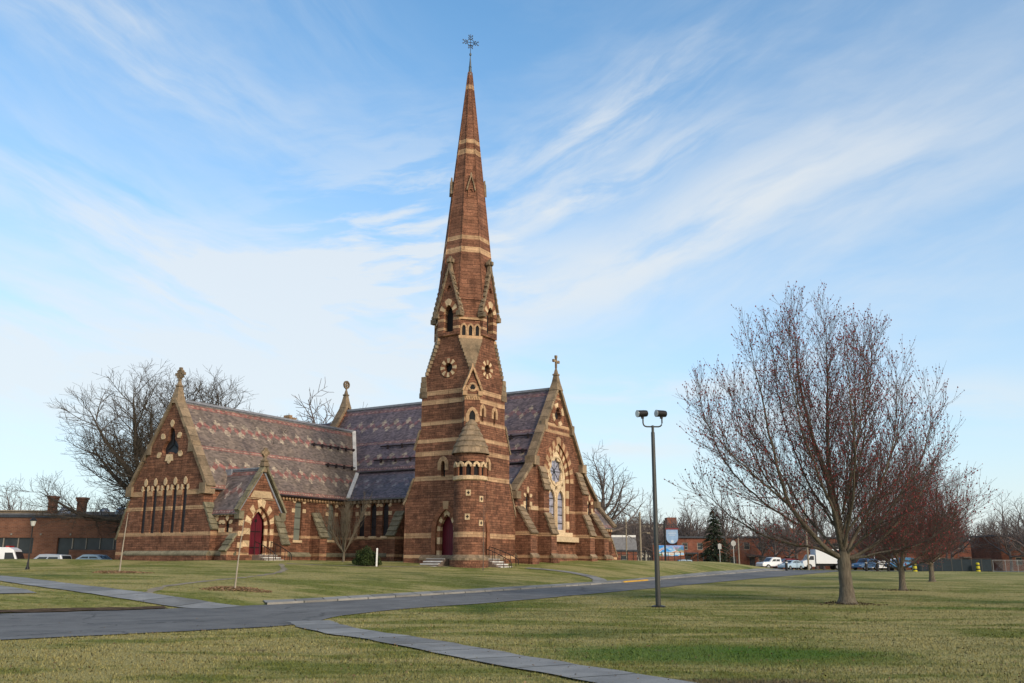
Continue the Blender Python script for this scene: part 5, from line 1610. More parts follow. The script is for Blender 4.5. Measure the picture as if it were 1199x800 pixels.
far_tree(fb, -20.5, 122, 1.85, 130, 'second bare treetop above the chancel ridge, nearer the round-headed stone finial')
far_tree(fb, -64, 118, 1.0, 40, 'bare tree at the far left edge beyond the low brick building')
far_tree(fa, -58.5, 130, .8, 80, 'slight bare tree behind the left end of the low brick building')
far_tree(fb, -52, 128, .86, 200, 'bare tree behind the right-hand brick chimney')
far_tree(fb, 11.0, 112, 1.25, 10, 'bare tree behind the small side porch with the stone cross')
far_tree(fb, 33.8, 152, .80, 300, 'bare tree above the red brick house with the mural')
far_tree(fa, 42.5, 150, .92, 120, 'bare street tree just right of the dark spruce')
far_tree(fc, 47.2, 158, .72, 30, 'bare street tree behind the white pickup')
far_tree(fb, 52.2, 156, .9, 170, 'bare street tree above the box truck')
far_tree(fa, 57.8, 150, .95, 220, 'bare street tree behind the big maple trunk')
far_tree(fc, 64.5, 156, .85, 75, 'bare street tree above the blue cars')
far_tree(fb, 70, 148, 1.0, 250, 'bare tree behind the second maple')
far_tree(fa, 76.5, 143, 1.05, 310, 'bare tree standing behind the dark fence panels')
far_tree(fb, 72.5, 131, .95, 20, 'wide bare tree behind the right end of the dark fence')
far_tree(fc, 80.5, 139, .8, 140, 'bare tree by the wire fence at the right')
for k_, (x_, y_, s_, q_, lab_) in enumerate(((30.5, 158, 1.1, 1, 'bare tree rising over the roof of the house left of the spruce'), (37.5, 163, 1.15, 2, 'tall bare tree over the roof just right of the spruce'), (44.8, 166, 1.05, 0, 'bare tree over the roof above the pickup'),
        (50.2, 164, 1.15, 1, 'bare tree over the roof above the box truck cab'), (54.6, 167, 1.2, 2, 'upright bare tree over the roof left of the big maple trunk'), (61.5, 163, 1.15, 0, 'bare tree over the roof right of the big maple trunk'),
        (67.4, 165, 1.2, 1, 'bare tree over the roof between the first and second maple trunks'), (74.8, 160, 1.1, 2, 'upright bare tree over the roof behind the dark fence'), (83, 150, 1.0, 0, 'bare tree over the wire fence near the right edge'), (88.5, 148, .95, 1, 'low spreading bare tree near the right edge'), (22.8, 150, .95, 2, 'bare tree behind the mural wall'), (19.6, 148, .9, 0, 'bare tree between the grey-roofed shed and the mural'))):
    far_tree((fa, fb, fc)[q_], x_, y_, s_, 47 * k_, lab_)
far_tree(fa, 94, 145, 1.35, 190, 'bare tree cut by the right edge of the view')
# a distant wood that reads as one grey-brown mass
T = Tubes(); tips = []; r = np.random.default_rng(3)
wood_P = dict(start=[.1, .1, .1], ang=[(38, 9), (40, 11), (40, 12)], len=[2.6, 1.1, .6], fall=[.4, .5, .4], rad=[.07, .045, .03], rmin=.04, gap=[.55, .5, .4], seg=[1.2, .9, .5], wig=.12, up=.3, max=2)
for i in range(150):
    f = i / 150
    x = r.uniform(16, 40) if i < 70 else r.uniform(46, 150); y = r.uniform(165, 200) if i < 70 else r.uniform(205, 250)
    hh_ = r.uniform(6.5, 9.5) if i < 70 else r.uniform(8, 13)
    tp = spline([(x, y, .8), (x + r.normal(0, .2), y, .8 + hh_ * .4), (x + r.normal(0, .5), y + r.normal(0, .4), .8 + hh_)], 8)
    rd = np.linspace(.17, .03, 8); T.add(tp, rd, 4); side_shoots(T, tips, tp[2:], rd[2:], 0, wood_P, r)
    for q in range(3):
        a = r.uniform(0, 6.28); d = np.array([math.cos(a) * .6, math.sin(a) * .6, .8]); b0 = tp[2] + (tp[4] - tp[2]) * r.random()
        lp = np.array([b0, b0 + d * hh_ * .22, b0 + d * hh_ * .42 + np.array([0, 0, hh_ * .08])]); T.add(lp, [.09, .06, .03], 4); side_shoots(T, tips, spline(lp, 6), np.linspace(.09, .03, 6), 0, wood_P, r)
tag(T.build('far_wood', M['far_bark']), kind='stuff')

# spruce
def make_spruce(h=7.6, rad=2.5):
    root = empty('spruce_tree'); r = np.random.default_rng(9)
    T = Tubes(); T.add(spline([(0, 0, -.2), (0, 0, h * .5), (0, 0, h)], 8), np.linspace(.2, .02, 8), 7); T.build('trunk', M['oakbark'], root)
    V = []
    z = .5
    while z < h - .1:
        f = 1 - z / h; k = max(4, int(11 * f + 4))
        for i in range(k):
            a = r.uniform(0, 6.28); L = rad * (f ** .85) * r.uniform(.72, 1.12) + .12
            nseg = max(4, int(L / .13))
            for q in range(nseg):
                t = (q + .5) / nseg
                c = np.array([math.cos(a) * L * t, math.sin(a) * L * t, z + .18 * L * t - .42 * L * t * t])
                for _ in range(4):
                    u = r.normal(0, 1, 3); u[2] *= .4; u = unit(u); s = np.array([-math.sin(a), math.cos(a), 0]) * (1 if r.random() < .5 else -1)
                    e = unit(np.array([math.cos(a), math.sin(a), -.2]) * r.uniform(.3, 1) + s * r.uniform(.3, 1.1) + u * .3) * r.uniform(.16, .34) * (1.1 - .5 * t)
                    wv = unit(np.cross(e, u)) * .05
                    V += [c - wv, c + wv, c + e]
        z += r.uniform(.13, .2) * (1.1 if f > .3 else .8)
    V = np.array(V); np_mesh('crown', V, np.arange(len(V)).reshape(-1, 3), M['needle'], root, smooth=False)
    return root
def leafmat(name, c1, c2):
    m, g, b = mat(name, .75, .2)
    o, uv = coords(g)
    isl = S(g, g.new('ShaderNodeNewGeometry').outputs['Random Per Island'])
    n = g.noise(o, 1.2, 3, .6)
    g.put(b.inputs['Base Color'], g.mix(g.rmap(isl * .6 + n * .5, .25, .85), c1, c2))
    return m
M['needle'] = leafmat('spruce_needles', (.012, .022, .014), (.04, .055, .028))
M['leaf'] = leafmat('shrub_leaves', (.014, .028, .008), (.055, .075, .02))
sp = make_spruce(); sp.location = (27.6, 126, .85); sp.scale = (1.1, 1.1, 1.12)
tag(sp, 'dark green conical spruce standing left of the parked pickup', 'tree')

# round evergreen bush, white post, vase-shaped bare shrub by the aisle wall
def make_bush(rx, ry, rz_, n):
    r = np.random.default_rng(4); root = empty('bush')
    T = Tubes()
    for i in range(14):
        a = r.uniform(0, 6.28); d = np.array([math.cos(a) * .7 * rx, math.sin(a) * .7 * ry, rz_ * r.uniform(.6, 1.4)])
        T.add(np.array([(0, 0, -.05), d * .5, d]), [.03, .02, .008], 4)
    T.build('stem', M['oakbark'], root)
    u = r.normal(0, 1, (n, 3)); u /= np.linalg.norm(u, axis=1)[:, None]; u[:, 2] = np.abs(u[:, 2])
    q = r.uniform(.35, 1, n) ** .5 * (1 + .16 * np.sin(u[:, 0] * 5 + 1) * np.sin(u[:, 1] * 6) + .1 * np.sin(u[:, 2] * 9 + u[:, 0] * 7))
    c = u * q[:, None] * np.array([rx, ry, rz_ * 1.9]) + np.array([0, 0, .05])
    a = r.normal(0, 1, (n, 3)); a /= np.linalg.norm(a, axis=1)[:, None]; b = np.cross(a, r.normal(0, 1, (n, 3))); b /= np.linalg.norm(b, axis=1)[:, None]
    s = r.uniform(.035, .075, n)[:, None]
    v = np.stack([c - a * s, c + b * s * .6, c + a * s, c - b * s * .6], 1).reshape(-1, 3)
    np_mesh('leaves', v, np.arange(4 * n).reshape(-1, 4), M['leaf'], root, smooth=False)
    return root
bu = make_bush(1.0, .85, .62, 5200); bu.location = (-10.35, 67.2, gz(-10.35, 67.2)); tag(bu, 'low rounded evergreen bush beside the white post', 'bush')
vase_P = dict(start=[.2, .15, .1], ang=[(22, 6), (26, 8), (30, 8)], len=[1.5, .7, .35], fall=[.4, .5, .4], rad=[.02, .012, .009], rmin=.008, gap=[.2, .16, .2], seg=[.4, .3, .3], wig=.07, up=.5, max=2)
def make_vase():
    root = empty('bare_shrub'); r = np.random.default_rng(8); Tt, T, tips = Tubes(), Tubes(), []
    Tt.add(spline([(0, 0, -.1), (0, 0, .3), (.02, 0, .75)], 6), np.linspace(.11, .08, 6), 8)
    for i in range(11):
        a = 2.4 * i; e = R(r.uniform(52, 84)); d = np.array([math.cos(a) * math.cos(e), math.sin(a) * math.cos(e), math.sin(e)]); L = r.uniform(3.0, 4.0)
        pts = [np.array([0, 0, .6])]
        for q in range(6): d = unit(d + r.normal(0, .06, 3) + np.array([0, 0, .04])); pts.append(pts[-1] + d * L / 6)
        s_ = spline(pts, 12); rd = np.linspace(.05, .012, 12); Tt.add(s_, rd, 5); side_shoots(T, tips, s_, rd, 0, vase_P, r)
    Tt.build('trunk', M['maple'], root); T.build('crown', M['maple'], root); return root
vs_ = make_vase(); vs_.location = (-12.75, 71.2, gz(-12.75, 71.2)); tag(vs_, 'small vase-shaped bare tree in front of the aisle wall', 'tree')
sap_P = dict(start=[.42, .2], ang=[(48, 8), (40, 8)], len=[.75, .3], fall=[.5, .4], rad=[.008, .005], rmin=.005, gap=[.3, .25], seg=[.3, .2], wig=.07, up=.3, max=1)
def make_sapling(seed, h, r0, lean=.0, m='sap'):
    root = empty('sapling'); r = np.random.default_rng(seed); Tt, T, tips = Tubes(), Tubes(), []
    tp = spline([(0, 0, -.1), (0, 0, .02), (lean * .4, 0, h * .5), (lean, .03, h)], 14); rd = np.linspace(r0, r0 * .35, 14)
    Tt.add(tp, rd, 7); side_shoots(T, tips, tp, rd, 0, sap_P, r)
    for k in range(2): side_shoots(T, tips, tp[9:], rd[9:], 0, dict(sap_P, start=[.2, .2]), r)
    Tt.build('trunk', M[m], root); T.build('crown', M['twig'], root); return root
M['sap'] = bark('sapling_bark', (.30, .25, .19), (.42, .36, .28), .1)
M['sapd'] = bark('dark_sapling_bark', (.10, .08, .065), (.16, .13, .1), .1)
for (x, y, h_, r0, ln_, m_, lab) in ((-19.9, 47.7, 3.0, .042, .12, 'sap', 'thin pale sapling left of the five-lancet gable'),
                                     (-11.1, 37.9, 2.75, .04, .16, 'sap', 'thin pale sapling in a mulch ring before the side porch'),
                                     (-1.95, 66.0, 4.6, .035, .0, 'sapd', 'thin dark sapling in front of the stair turret and right tower door')):
    s_ = make_sapling(int(abs(x) * 10), h_, r0, ln_, m_); s_.location = (x, y, gz(x, y)); tag(s_, lab, 'tree', 'young saplings on the lawn')
def mulch(x, y, rad, seed, m='mulch', n=900):
    r = np.random.default_rng(seed)
    a = r.uniform(0, 6.28, n); q = rad * np.sqrt(r.random(n)) * (1 + .25 * np.sin(a * 3 + seed)); px, py = x + np.cos(a) * q * 1.25, y + np.sin(a) * q
    pz = hgt(px, py) + .015 + .07 * np.clip(1 - (q / rad) ** 2, 0, 1) * r.random(n)
    d = r.normal(0, 1, (n, 3)); d[:, 2] *= .35; d /= np.linalg.norm(d, axis=1)[:, None]; e = np.cross(d, np.array([0, 0, 1.]) + r.normal(0, .3, (n, 3))); e /= np.linalg.norm(e, axis=1)[:, None]
    s = r.uniform(.03, .08, n)[:, None]; c = np.stack([px, py, pz], -1)
    v = np.stack([c - d * s, c + e * s * .35, c + d * s, c - e * s * .35], 1).reshape(-1, 3)
    return tag(np_mesh('mulch', v, np.arange(4 * n).reshape(-1, 4), M[m], smooth=False), kind='stuff')
mulch(-19.9, 47.7, 1.1, 1, n=1500); mulch(-11.1, 37.9, 1.0, 2, n=1800); mulch(13.08, 36.6, .95, 3, 'soil', 420); mulch(21.1, 50.6, .8, 4, 'soil', 220)
# ------------------------------------------------------------------ street furniture
def floodlight_pole():
    root = empty('floodlight_pole', (5.36, 34.3, gz(5.36, 34.3)), 0, 'tall dark pole with two black floodlights on a curved bracket beside the road', 'lamp post')
    mb = MB(); mb.lathe([(.1, -.1), (.098, .05), (.07, 6.35), (.05, 6.4), (.05, 6.62), (0, 6.64)], n=14); mb.build('pole', M['polegrey'], root, smooth=True)
    mb = MB(); mb.lathe([(.26, -.06), (.26, .03), (.2, .05), (.13, .06)], n=16); mb.build('base', M['iron'], root)
    mb = MB(); pts = [(-.36, 0, 6.98), (-.36, 0, 6.72)] + [(-.36 + .14 * (1 - math.cos(a)), 0, 6.72 - .14 * math.sin(a)) for a in (R(30), R(60), R(90))] + [(0, 0, 6.58)]
    pts = pts + [(-x, y, z) for x, y, z in pts[::-1][1:]]
    mb.tube(pts, .028, 8); mb.build('bracket', M['polegrey'], root, smooth=True)
    for s in (-1, 1):
        mb = MB(); c = Vector((s * .36 - .02, -.02, 7.08)); d = Vector((-.86, -.42, -.10 if s < 0 else -.02)).normalized()
        mb.tube([c - d * .22, c - d * .19, c - d * .1, c + d * .17, c + d * .23], [.08, .12, .13, .13, .14], 16)
        h_ = mb.build('floodlight', M['iron'], root, smooth=True)
        mb = MB(); mb.tube([c + d * .225, c + d * .238], [.134, .132], 16); mb.build('lens', M['lens'], h_)
        mb = MB(); mb.obox(c - Vector((0, 0, .13)), (.05, 0, 0), (0, .05, 0), (0, 0, .06)); mb.build('knuckle', M['iron'], h_)
    return root
M['polegrey'] = plain('grey_green_pole', (.038, .038, .033), .5, .15, 3, .4)
M['lens'] = plain('pale_lens', (.55, .55, .52), .2, .05, 2, .5)
floodlight_pole()
root = empty('street_lamp', (-34.3, 66.5, gz(-34.3, 66.5)), 0, 'black lantern post on the lawn before the low brick building', 'lamp post')
mb = MB(); mb.lathe([(.14, -.05), (.14, .12), (.09, .2), (.07, .5), (.055, .55), (.04, 2.9), (.07, 2.93), (.03, 3.0)], n=10); mb.build('pole', M['iron'], root, smooth=True)
mb = MB(); mb.lathe([(.05, 3.0), (.12, 3.04), (.2, 3.36), (.19, 3.4)], n=10); mb.build('lantern', M['lens'], root)
mb = MB(); mb.lathe([(.24, 3.38), (.25, 3.42), (.12, 3.56), (.04, 3.6), (.03, 3.7), (0, 3.72)], n=10); mb.build('cap', M['iron'], root)
root = empty('marker_post', (-9.55, 66.6, gz(-9.55, 66.6)), 0, 'short square white post beside the evergreen bush', 'post')
mb = MB(); mb.box((-.055, -.055, -.1), (.055, .055, 1.22)); mb.build('shaft', M['white'], root)
mb = MB(); mb.obox((0, 0, 1.25), (.065, 0, 0), (0, .065, 0), (0, 0, .03), 0, .5); mb.build('cap', M['white'], root)

M['wood'] = bark('pale_pole_wood', (.22, .18, .135), (.34, .29, .22), .1)
def utility_pole(x, y, h, label, arms=1, r=.13, lamp=False, lean=0.0):
    root = empty('utility_pole', (x, y, gz(x, y)), 0, label, 'utility pole', 'wooden utility poles by the street')
    root.rotation_euler = (0, R(lean), 0)
    mb = MB(); mb.tube([(0, 0, -.2), (0, 0, h)], [r, r * .7], 8); mb.build('pole', M['wood'], root, smooth=True)
    mb = MB()
    for i in range(arms):
        mb.box((-.8, -.06, h - .5 - i * .7), (.8, .06, h - .38 - i * .7))
        for q in (-.7, -.3, .3, .7): mb.box((q - .03, -.03, h - .38 - i * .7), (q + .03, .03, h - .25 - i * .7))
    if lamp: mb.tube([(0, 0, h * .55), (.5, -.2, h * .58), (.9, -.3, h * .57)], .03, 6); mb.box((.75, -.4, h * .55), (1.15, -.2, h * .575))
    if len(mb.f): mb.build('crossarm', M['wood'], root)
utility_pole(15.6, 112, 5.8, 'tallest pale utility pole between the stone porch and the lamp pole', 0, .13, True)
utility_pole(13.9, 112, 5.1, 'slimmer pale utility pole nearest the stone side porch', 0, .1)
utility_pole(33.6, 137.5, 4.6, 'bare wooden pole just left of the parked pickup', 0, .12)
utility_pole(45.5, 143, 12.0, 'tall wooden utility pole rising behind the big maple', 2, .15)
utility_pole(57.0, 124, 5.2, 'leaning pale utility pole behind the dark fence', 0, .14, False, -6)

# ------------------------------------------------------------------ vehicles
def paint(name, c): return plain(name, c, .3, .04, 2, .5)
M['pwhite'] = paint('white_car_paint', (.70, .71, .72)); M['pblue'] = paint('blue_car_paint', (.045, .105, .21)); M['plblue'] = paint('pale_blue_car_paint', (.34, .45, .55))
M['pred'] = paint('red_car_paint', (.17, .02, .022)); M['pteal'] = paint('bright_blue_paint', (.02, .16, .32)); M['psilver'] = paint('silver_car_paint', (.42, .46, .52)); M['pviolet'] = paint('violet_grey_paint', (.16, .14, .24))
M['pdark'] = paint('dark_car_paint', (.025, .028, .035)); M['cglass'] = plain('car_glass', (.02, .024, .03), .12, .1, 2, .6); M['tyre'] = plain('tyre_rubber', (.018, .018, .018), .8, .1); M['rim'] = plain('wheel_rim', (.32, .33, .34), .35, .1, 3, .5, .6)
M['lamp_r'] = plain('tail_lamp', (.35, .02, .015), .25, .05, 2, .5); M['lamp_w'] = plain('head_lamp', (.7, .7, .66), .2, .05, 2, .5); M['orange'] = plain('orange_stripe', (.62, .22, .03), .45, .05)
def hull(mb, prof, ws, m=0):
    """profile (x,z) lofted over several half widths: ws list of (y, inset)"""
    rows = []
    cx_ = sum(p[0] for p in prof) / len(prof); cz_ = sum(p[1] for p in prof) / len(prof)
    for y, s in ws:
        rows.append([Vector((cx_ + (x - cx_) * s, y, cz_ + (z - cz_) * (s if z > cz_ else 1))) for x, z in prof])
    for a, b in zip(rows[:-1], rows[1:]):
        for i in range(len(prof)):
            j = (i + 1) % len(prof); mb.face([a[i], b[i], b[j], a[j]], m)
    mb.tess([rows[0]], m); mb.tess([rows[-1]], m, flip=True)
KIND = {
    'sedan': dict(L=4.5, W=1.78, body=[(-2.25, .34), (-2.27, .78), (-2.15, .95), (-1.2, 1.0), (.8, .98), (1.9, .84), (2.2, .66), (2.25, .34)], cab=[(-1.85, .97), (-1.15, 1.40), (-.2, 1.45), (.3, 1.42), (1.15, .96)], wh=(-1.35, 1.4), wr=.32),
    'suv': dict(L=4.6, W=1.85, body=[(-2.25, .42), (-2.28, .95), (-2.2, 1.08), (-1.2, 1.1), (.95, 1.08), (2.0, .98), (2.25, .78), (2.28, .42)], cab=[(-2.2, 1.07), (-1.95, 1.66), (-.5, 1.74), (.2, 1.7), (1.1, 1.07)], wh=(-1.4, 1.42), wr=.36),
    'pickup': dict(L=5.5, W=1.95, body=[(-2.75, .5), (-2.78, 1.1), (-.75, 1.12), (.9, 1.16), (2.5, 1.1), (2.72, .9), (2.75, .5)], cab=[(-.85, 1.1), (-.7, 1.78), (.2, 1.86), (.75, 1.82), (1.45, 1.14)], wh=(-1.75, 1.75), wr=.4),
    'van': dict(L=5.8, W=2.05, body=[(-2.9, .45), (-2.9, 2.62), (-2.8, 2.72), (1.3, 2.72), (1.75, 2.5), (2.2, 1.45), (2.85, 1.15), (2.9, .45)], cab=None, wh=(-1.8, 1.95), wr=.36)}
def vehicle(kind, name, label, paintm, x, y, rz, cat='car', group=None, z=None):
    K = KIND[kind]; W = K['W'] / 2
    root = empty(name, (x, y, (gz(x, y) + .04) if z is None else z), R(rz), label, cat, group)
    mb = MB(); hull(mb, K['body'], [(-W + .02, .95), (-W * .93, 1), (W * .93, 1), (W - .02, .95)])
    bd = mb.build('body', M[paintm], root, smooth=True)
    if K['cab']:
        c = K['cab']
        mb = MB(); hull(mb, c, [(-W * .9, .93), (-W * .8, 1), (W * .8, 1), (W * .9, .93)]); mb.build('cabin', M[paintm], root, smooth=True)
        zs = [p[1] for p in c]; z0, z1 = min(zs), max(zs); x0_, x1_ = c[0][0], c[-1][0]
        xa, xb = c[1][0], c[-2][0]
        for s in (-1, 1):
            for f0, f1 in ((.08, .49), (.54, .92)):
                mb = MB(); lo0, lo1 = x0_ + .25 + (x1_ - x0_ - .6) * f0, x0_ + .25 + (x1_ - x0_ - .6) * f1
                hi0, hi1 = xa + .1 + (xb - xa - .2) * f0, xa + .1 + (xb - xa - .2) * f1
                yl, yh = s * (W * .9 + .012), s * (W * .885 + .008)
                mb.prism([(lo0, yl, z0 + .12), (lo1, yl, z0 + .12), (hi1, yh, z1 - .13), (hi0, yh, z1 - .13)], (0, -s * .02, 0)); mb.build('side_window', M['cglass'], root)
        for (xa_, za_), (xb_, zb_) in ((c[-1], c[-2]), (c[0], c[1])):
            d = Vector((xb_ - xa_, 0, zb_ - za_)); n = Vector((d.z, 0, -d.x)).normalized(); n = n if (n.x > 0) == (xa_ > 0) else -n
            a = Vector((xa_, 0, za_)) + d * .16 + n * .015; b_ = Vector((xa_, 0, za_)) + d * .86 + n * .015
            mb = MB(); mb.prism([a + Vector((0, -W * .74, 0)), a + Vector((0, W * .74, 0)), b_ + Vector((0, W * .68, 0)), b_ + Vector((0, -W * .68, 0))], n * -.02); mb.build('windscreen' if xa_ > 0 else 'rear_window', M['cglass'], root)
    else:
        mb = MB(); mb.prism([(1.86, -W * .8, 2.32), (1.86, W * .8, 2.32), (2.22, W * .86, 1.5), (2.22, -W * .86, 1.5)], (.02, 0, .01)); mb.build('windscreen', M['cglass'], root)
        for s in (-1, 1):
            mb = MB(); mb.prism([(1.05, s * (W + .004), 1.5), (2.02, s * (W + .004), 1.5), (1.72, s * (W + .004), 2.25), (1.05, s * (W + .004), 2.25)], (0, -s * .03, 0)); mb.build('side_window', M['cglass'], root)
            mb = MB(); mb.prism([(-2.85, s * (W + .006), .95), (2.6, s * (W + .006), .95), (2.6, s * (W + .006), 1.2), (-2.85, s * (W + .006), 1.2)], (0, -s * .03, 0)); mb.build('stripe', M['orange'], root)
            mb = MB(); n = 14; mb.prism([(-.6 + .3 * math.cos(t * 2 * math.pi / n), s * (W + .007), 1.85 + .3 * math.sin(t * 2 * math.pi / n)) for t in range(n)], (0, -s * .03, 0)); mb.build('badge', M['pdark'], root)
        mb = MB(); mb.box((.9, -.6, 2.72), (1.2, .6, 2.86)); mb.build('light_bar', M['lamp_r'], root)
    for wx_ in K['wh']:
        for s in (-1, 1):
            mb = MB(); c = Vector((wx_, s * (W - .1), K['wr'])); mb.tube([c - Vector((0, .115, 0)), c + Vector((0, .115, 0))], K['wr'], 16)
            wl = mb.build('wheel', M['tyre'], root); mb = MB(); mb.tube([c + Vector((0, s * .11, 0)), c + Vector((0, s * .122, 0))], K['wr'] * .6, 12); mb.build('rim', M['rim'], wl)
    zl = K['body'][1][1] - .12; xf = K['body'][-1][0]; xr = K['body'][0][0]
    for s in (-1, 1):
        mb = MB(); mb.box(*[Vector((xf - .12, min(s * W * .5, s * W * .88), .66)), Vector((xf - .0, max(s * W * .5, s * W * .88), .8))]); mb.build('headlight', M['lamp_w'], root)
        mb = MB(); mb.box(*[Vector((xr - .02, min(s * W * .66, s * W * .9), zl - .18)), Vector((xr + .08, max(s * W * .66, s * W * .9), zl))]); mb.build('taillight', M['lamp_r'], root)
    if kind == 'pickup':
        mb = MB(); mb.box((-2.62, -W * .78, 1.115), (-.95, W * .78, 1.13)); mb.build('load_bed', M['tyre'], root)
    return root
vehicle('pickup', 'pickup_truck', 'white pickup parked side-on beyond the end of the road', 'pwhite', 41.1, 146, 200, 'truck')
vehicle('suv', 'parked_car', 'dark red car partly hidden behind the white pickup', 'pred', 44.2, 150.5, 195)
vehicle('sedan', 'parked_car', 'pale blue saloon car between the pickup and the box truck', 'plblue', 43.4, 145, 218)
vehicle('suv', 'parked_car', 'blue van-like car just right of the big maple trunk', 'pblue', 54.2, 143, 215)
vehicle('sedan', 'parked_car', 'small white car behind the dark bollards', 'pwhite', 57.8, 147, 205)
vehicle('pickup', 'pickup_truck', 'bright blue pickup behind the second maple', 'pteal', 56.0, 132.5, 190, 'truck')
vehicle('suv', 'parked_car', 'white car at the near end of the dark fence panels', 'pwhite', 56.6, 137, 240)
vehicle('sedan', 'parked_car', 'pale blue car far away below the mural house', 'plblue', 25.4, 139, 190)
vehicle('van', 'ambulance', 'white ambulance with an orange side stripe at the far left edge', 'pwhite', -47.6, 86.5, 8, 'ambulance', z=.1)
vehicle('suv', 'parked_car', 'silver estate car with dark windows beside the ambulance', 'psilver', -43.0, 86.5, 172)
vehicle('sedan', 'parked_car', 'pale blue low car half hidden by the lawn crest at left', 'plblue', -38.9, 86.5, 168, z=.78)
vehicle('suv', 'parked_car', 'violet-grey car to the right of the pale blue low car', 'pviolet', -35.6, 87.2, 175, z=.62)
vehicle('suv', 'parked_car', 'dark red car seen end-on by the low brick building', 'pred', -32.6, 88.6, 255, z=.75)
def box_truck(x, y, rz):
    root = empty('box_truck', (x, y, gz(x, y) + .04), R(rz), 'white box truck with a plain tall cargo body behind the maple', 'truck')
    mb = MB(); mb.box((-3.4, -1.15, .95), (1.2, 1.15, 3.15)); mb.build('cargo_box', M['pwhite'], root)
    mb = MB(); hull(mb, [(1.3, .5), (1.3, 2.25), (2.1, 2.3), (2.6, 1.5), (3.3, 1.3), (3.35, .5)], [(-1.0, .96), (-.9, 1), (.9, 1), (1.0, .96)]); mb.build('cab', M['pwhite'], root, smooth=True)
    mb = MB(); mb.prism([(2.14, -.8, 2.2), (2.14, .8, 2.2), (2.56, .85, 1.56), (2.56, -.85, 1.56)], (.03, 0, .02)); mb.build('windscreen', M['cglass'], root)
    for s in (-1, 1):
        mb = MB(); mb.prism([(1.5, s * 1.01, 1.5), (2.4, s * 1.01, 1.5), (2.05, s * 1.01, 2.1), (1.5, s * 1.01, 2.1)], (0, -s * .03, 0)); mb.build('side_window', M['cglass'], root)
        for wx_ in (-2.2, 2.3):
            mb = MB(); c = Vector((wx_, s * .92, .45)); mb.tube([c - Vector((0, .14, 0)), c + Vector((0, .14, 0))], .45, 16); wl = mb.build('wheel', M['tyre'], root)
            mb = MB(); mb.tube([c + Vector((0, s * .135, 0)), c + Vector((0, s * .15, 0))], .26, 12); mb.build('rim', M['rim'], wl)
    mb = MB(); mb.box((-3.3, -.5, .6), (1.4, .5, .94)); mb.build('chassis', M['pdark'], root)
box_truck(48.8, 147, 183)

# ------------------------------------------------------------------ signs, banner, mural
def post_sign(x, y, h, label, shape, face):
    root = empty('road_sign', (x, y, gz(x, y)), R(12), label, 'road sign')
    mb = MB(); mb.box((-.03, -.02, -.1), (.03, .02, h)); mb.build('post', M['rim'], root)
    mb = MB()
    if shape == 'oct': p = [(.34 * math.cos(R(22.5 + 45 * i)), .34 * math.sin(R(22.5 + 45 * i))) for i in range(8)]
    else: p = [(-.22, -.3), (.22, -.3), (.22, .3), (-.22, .3)]
    mb.prism([(q, -.03, h - .38 + z) for q, z in p], (0, -.02, 0)); mb.build('sign_panel', M[face], root)
M['signback'] = plain('bare_metal_sign', (.33, .33, .32), .45, .1, 3, .4)
post_sign(25.2, 112.5, 2.2, 'rectangular pale sign on a thin post left of the eight-sided one', 'rect', 'signback')
post_sign(27.0, 113, 2.75, 'eight-sided sign seen from its bare metal back', 'oct', 'signback')
def banner():
    root = empty('banner_pole', (16.55, 100, gz(16.55, 100)), 0, 'dark pole carrying a pale blue shield-shaped banner', 'banner')
    mb = MB(); mb.tube([(0, 0, -.2), (0, 0, 4.25)], [.11, .09], 8); mb.build('pole', M['iron'], root)
    mb = MB(); mb.box((0, -.03, 3.28), (1.5, .03, 3.44)); mb.build('arm', M['pred'], root)
    mb = MB()
    pts = [(.18, 3.26), (1.42, 3.26), (1.44, 2.55)] + [(.8 + .64 * math.cos(a), 2.4 - .62 * math.sin(a)) for a in (R(15), R(40), R(65), R(90), R(115), R(140), R(165))] + [(.16, 2.55)]
    mb.prism([(x, -.012, z) for x, z in pts], (0, .024, 0))
    b_ = mb.build('banner_cloth', M['bancloth'], root)
    mb = MB(); mb.prism([(.8 + .17 * math.cos(i * R(45)), -.02, 2.02 + .17 * math.sin(i * R(45))) for i in range(8)], (0, -.006, 0))
    for z, w_ in ((2.98, .4), (2.82, .46), (2.66, .34)): mb.box((.8 - w_, -.026, z), (.8 + w_, -.02, z + .05))
    mb.build('emblem', M['bandetail'], b_)
M['bancloth'] = plain('pale_blue_cloth', (.27, .40, .60), .7, .15, 1.5)
M['bandetail'] = plain('faded_print', (.52, .60, .70), .7, .1, 2)
banner()
def muralmat():
    m, g, b = mat('mural_paint', .6, .3)
    o, uv = coords(g)
    n = g.noise(g.vscale(o, (.55, 1, .9)), 1.0, 3, .5, dist=1.2); x, y, z = g.sep(o)
    c = g.ramp(g.rmap(n, .3, .7), [(0, (.02, .12, .40)), (.3, (.05, .30, .68)), (.45, (.30, .55, .75)), (.55, (.75, .72, .62)), (.65, (.55, .16, .08)), (.78, (.16, .30, .12)), (1, (.05, .10, .30))])
    top = g.rmap(z, 2.6, 3.6, 0, .8)
    g.put(b.inputs['Base Color'], g.mix(top, c, (.03, .24, .62))); return m
M['mural'] = muralmat()

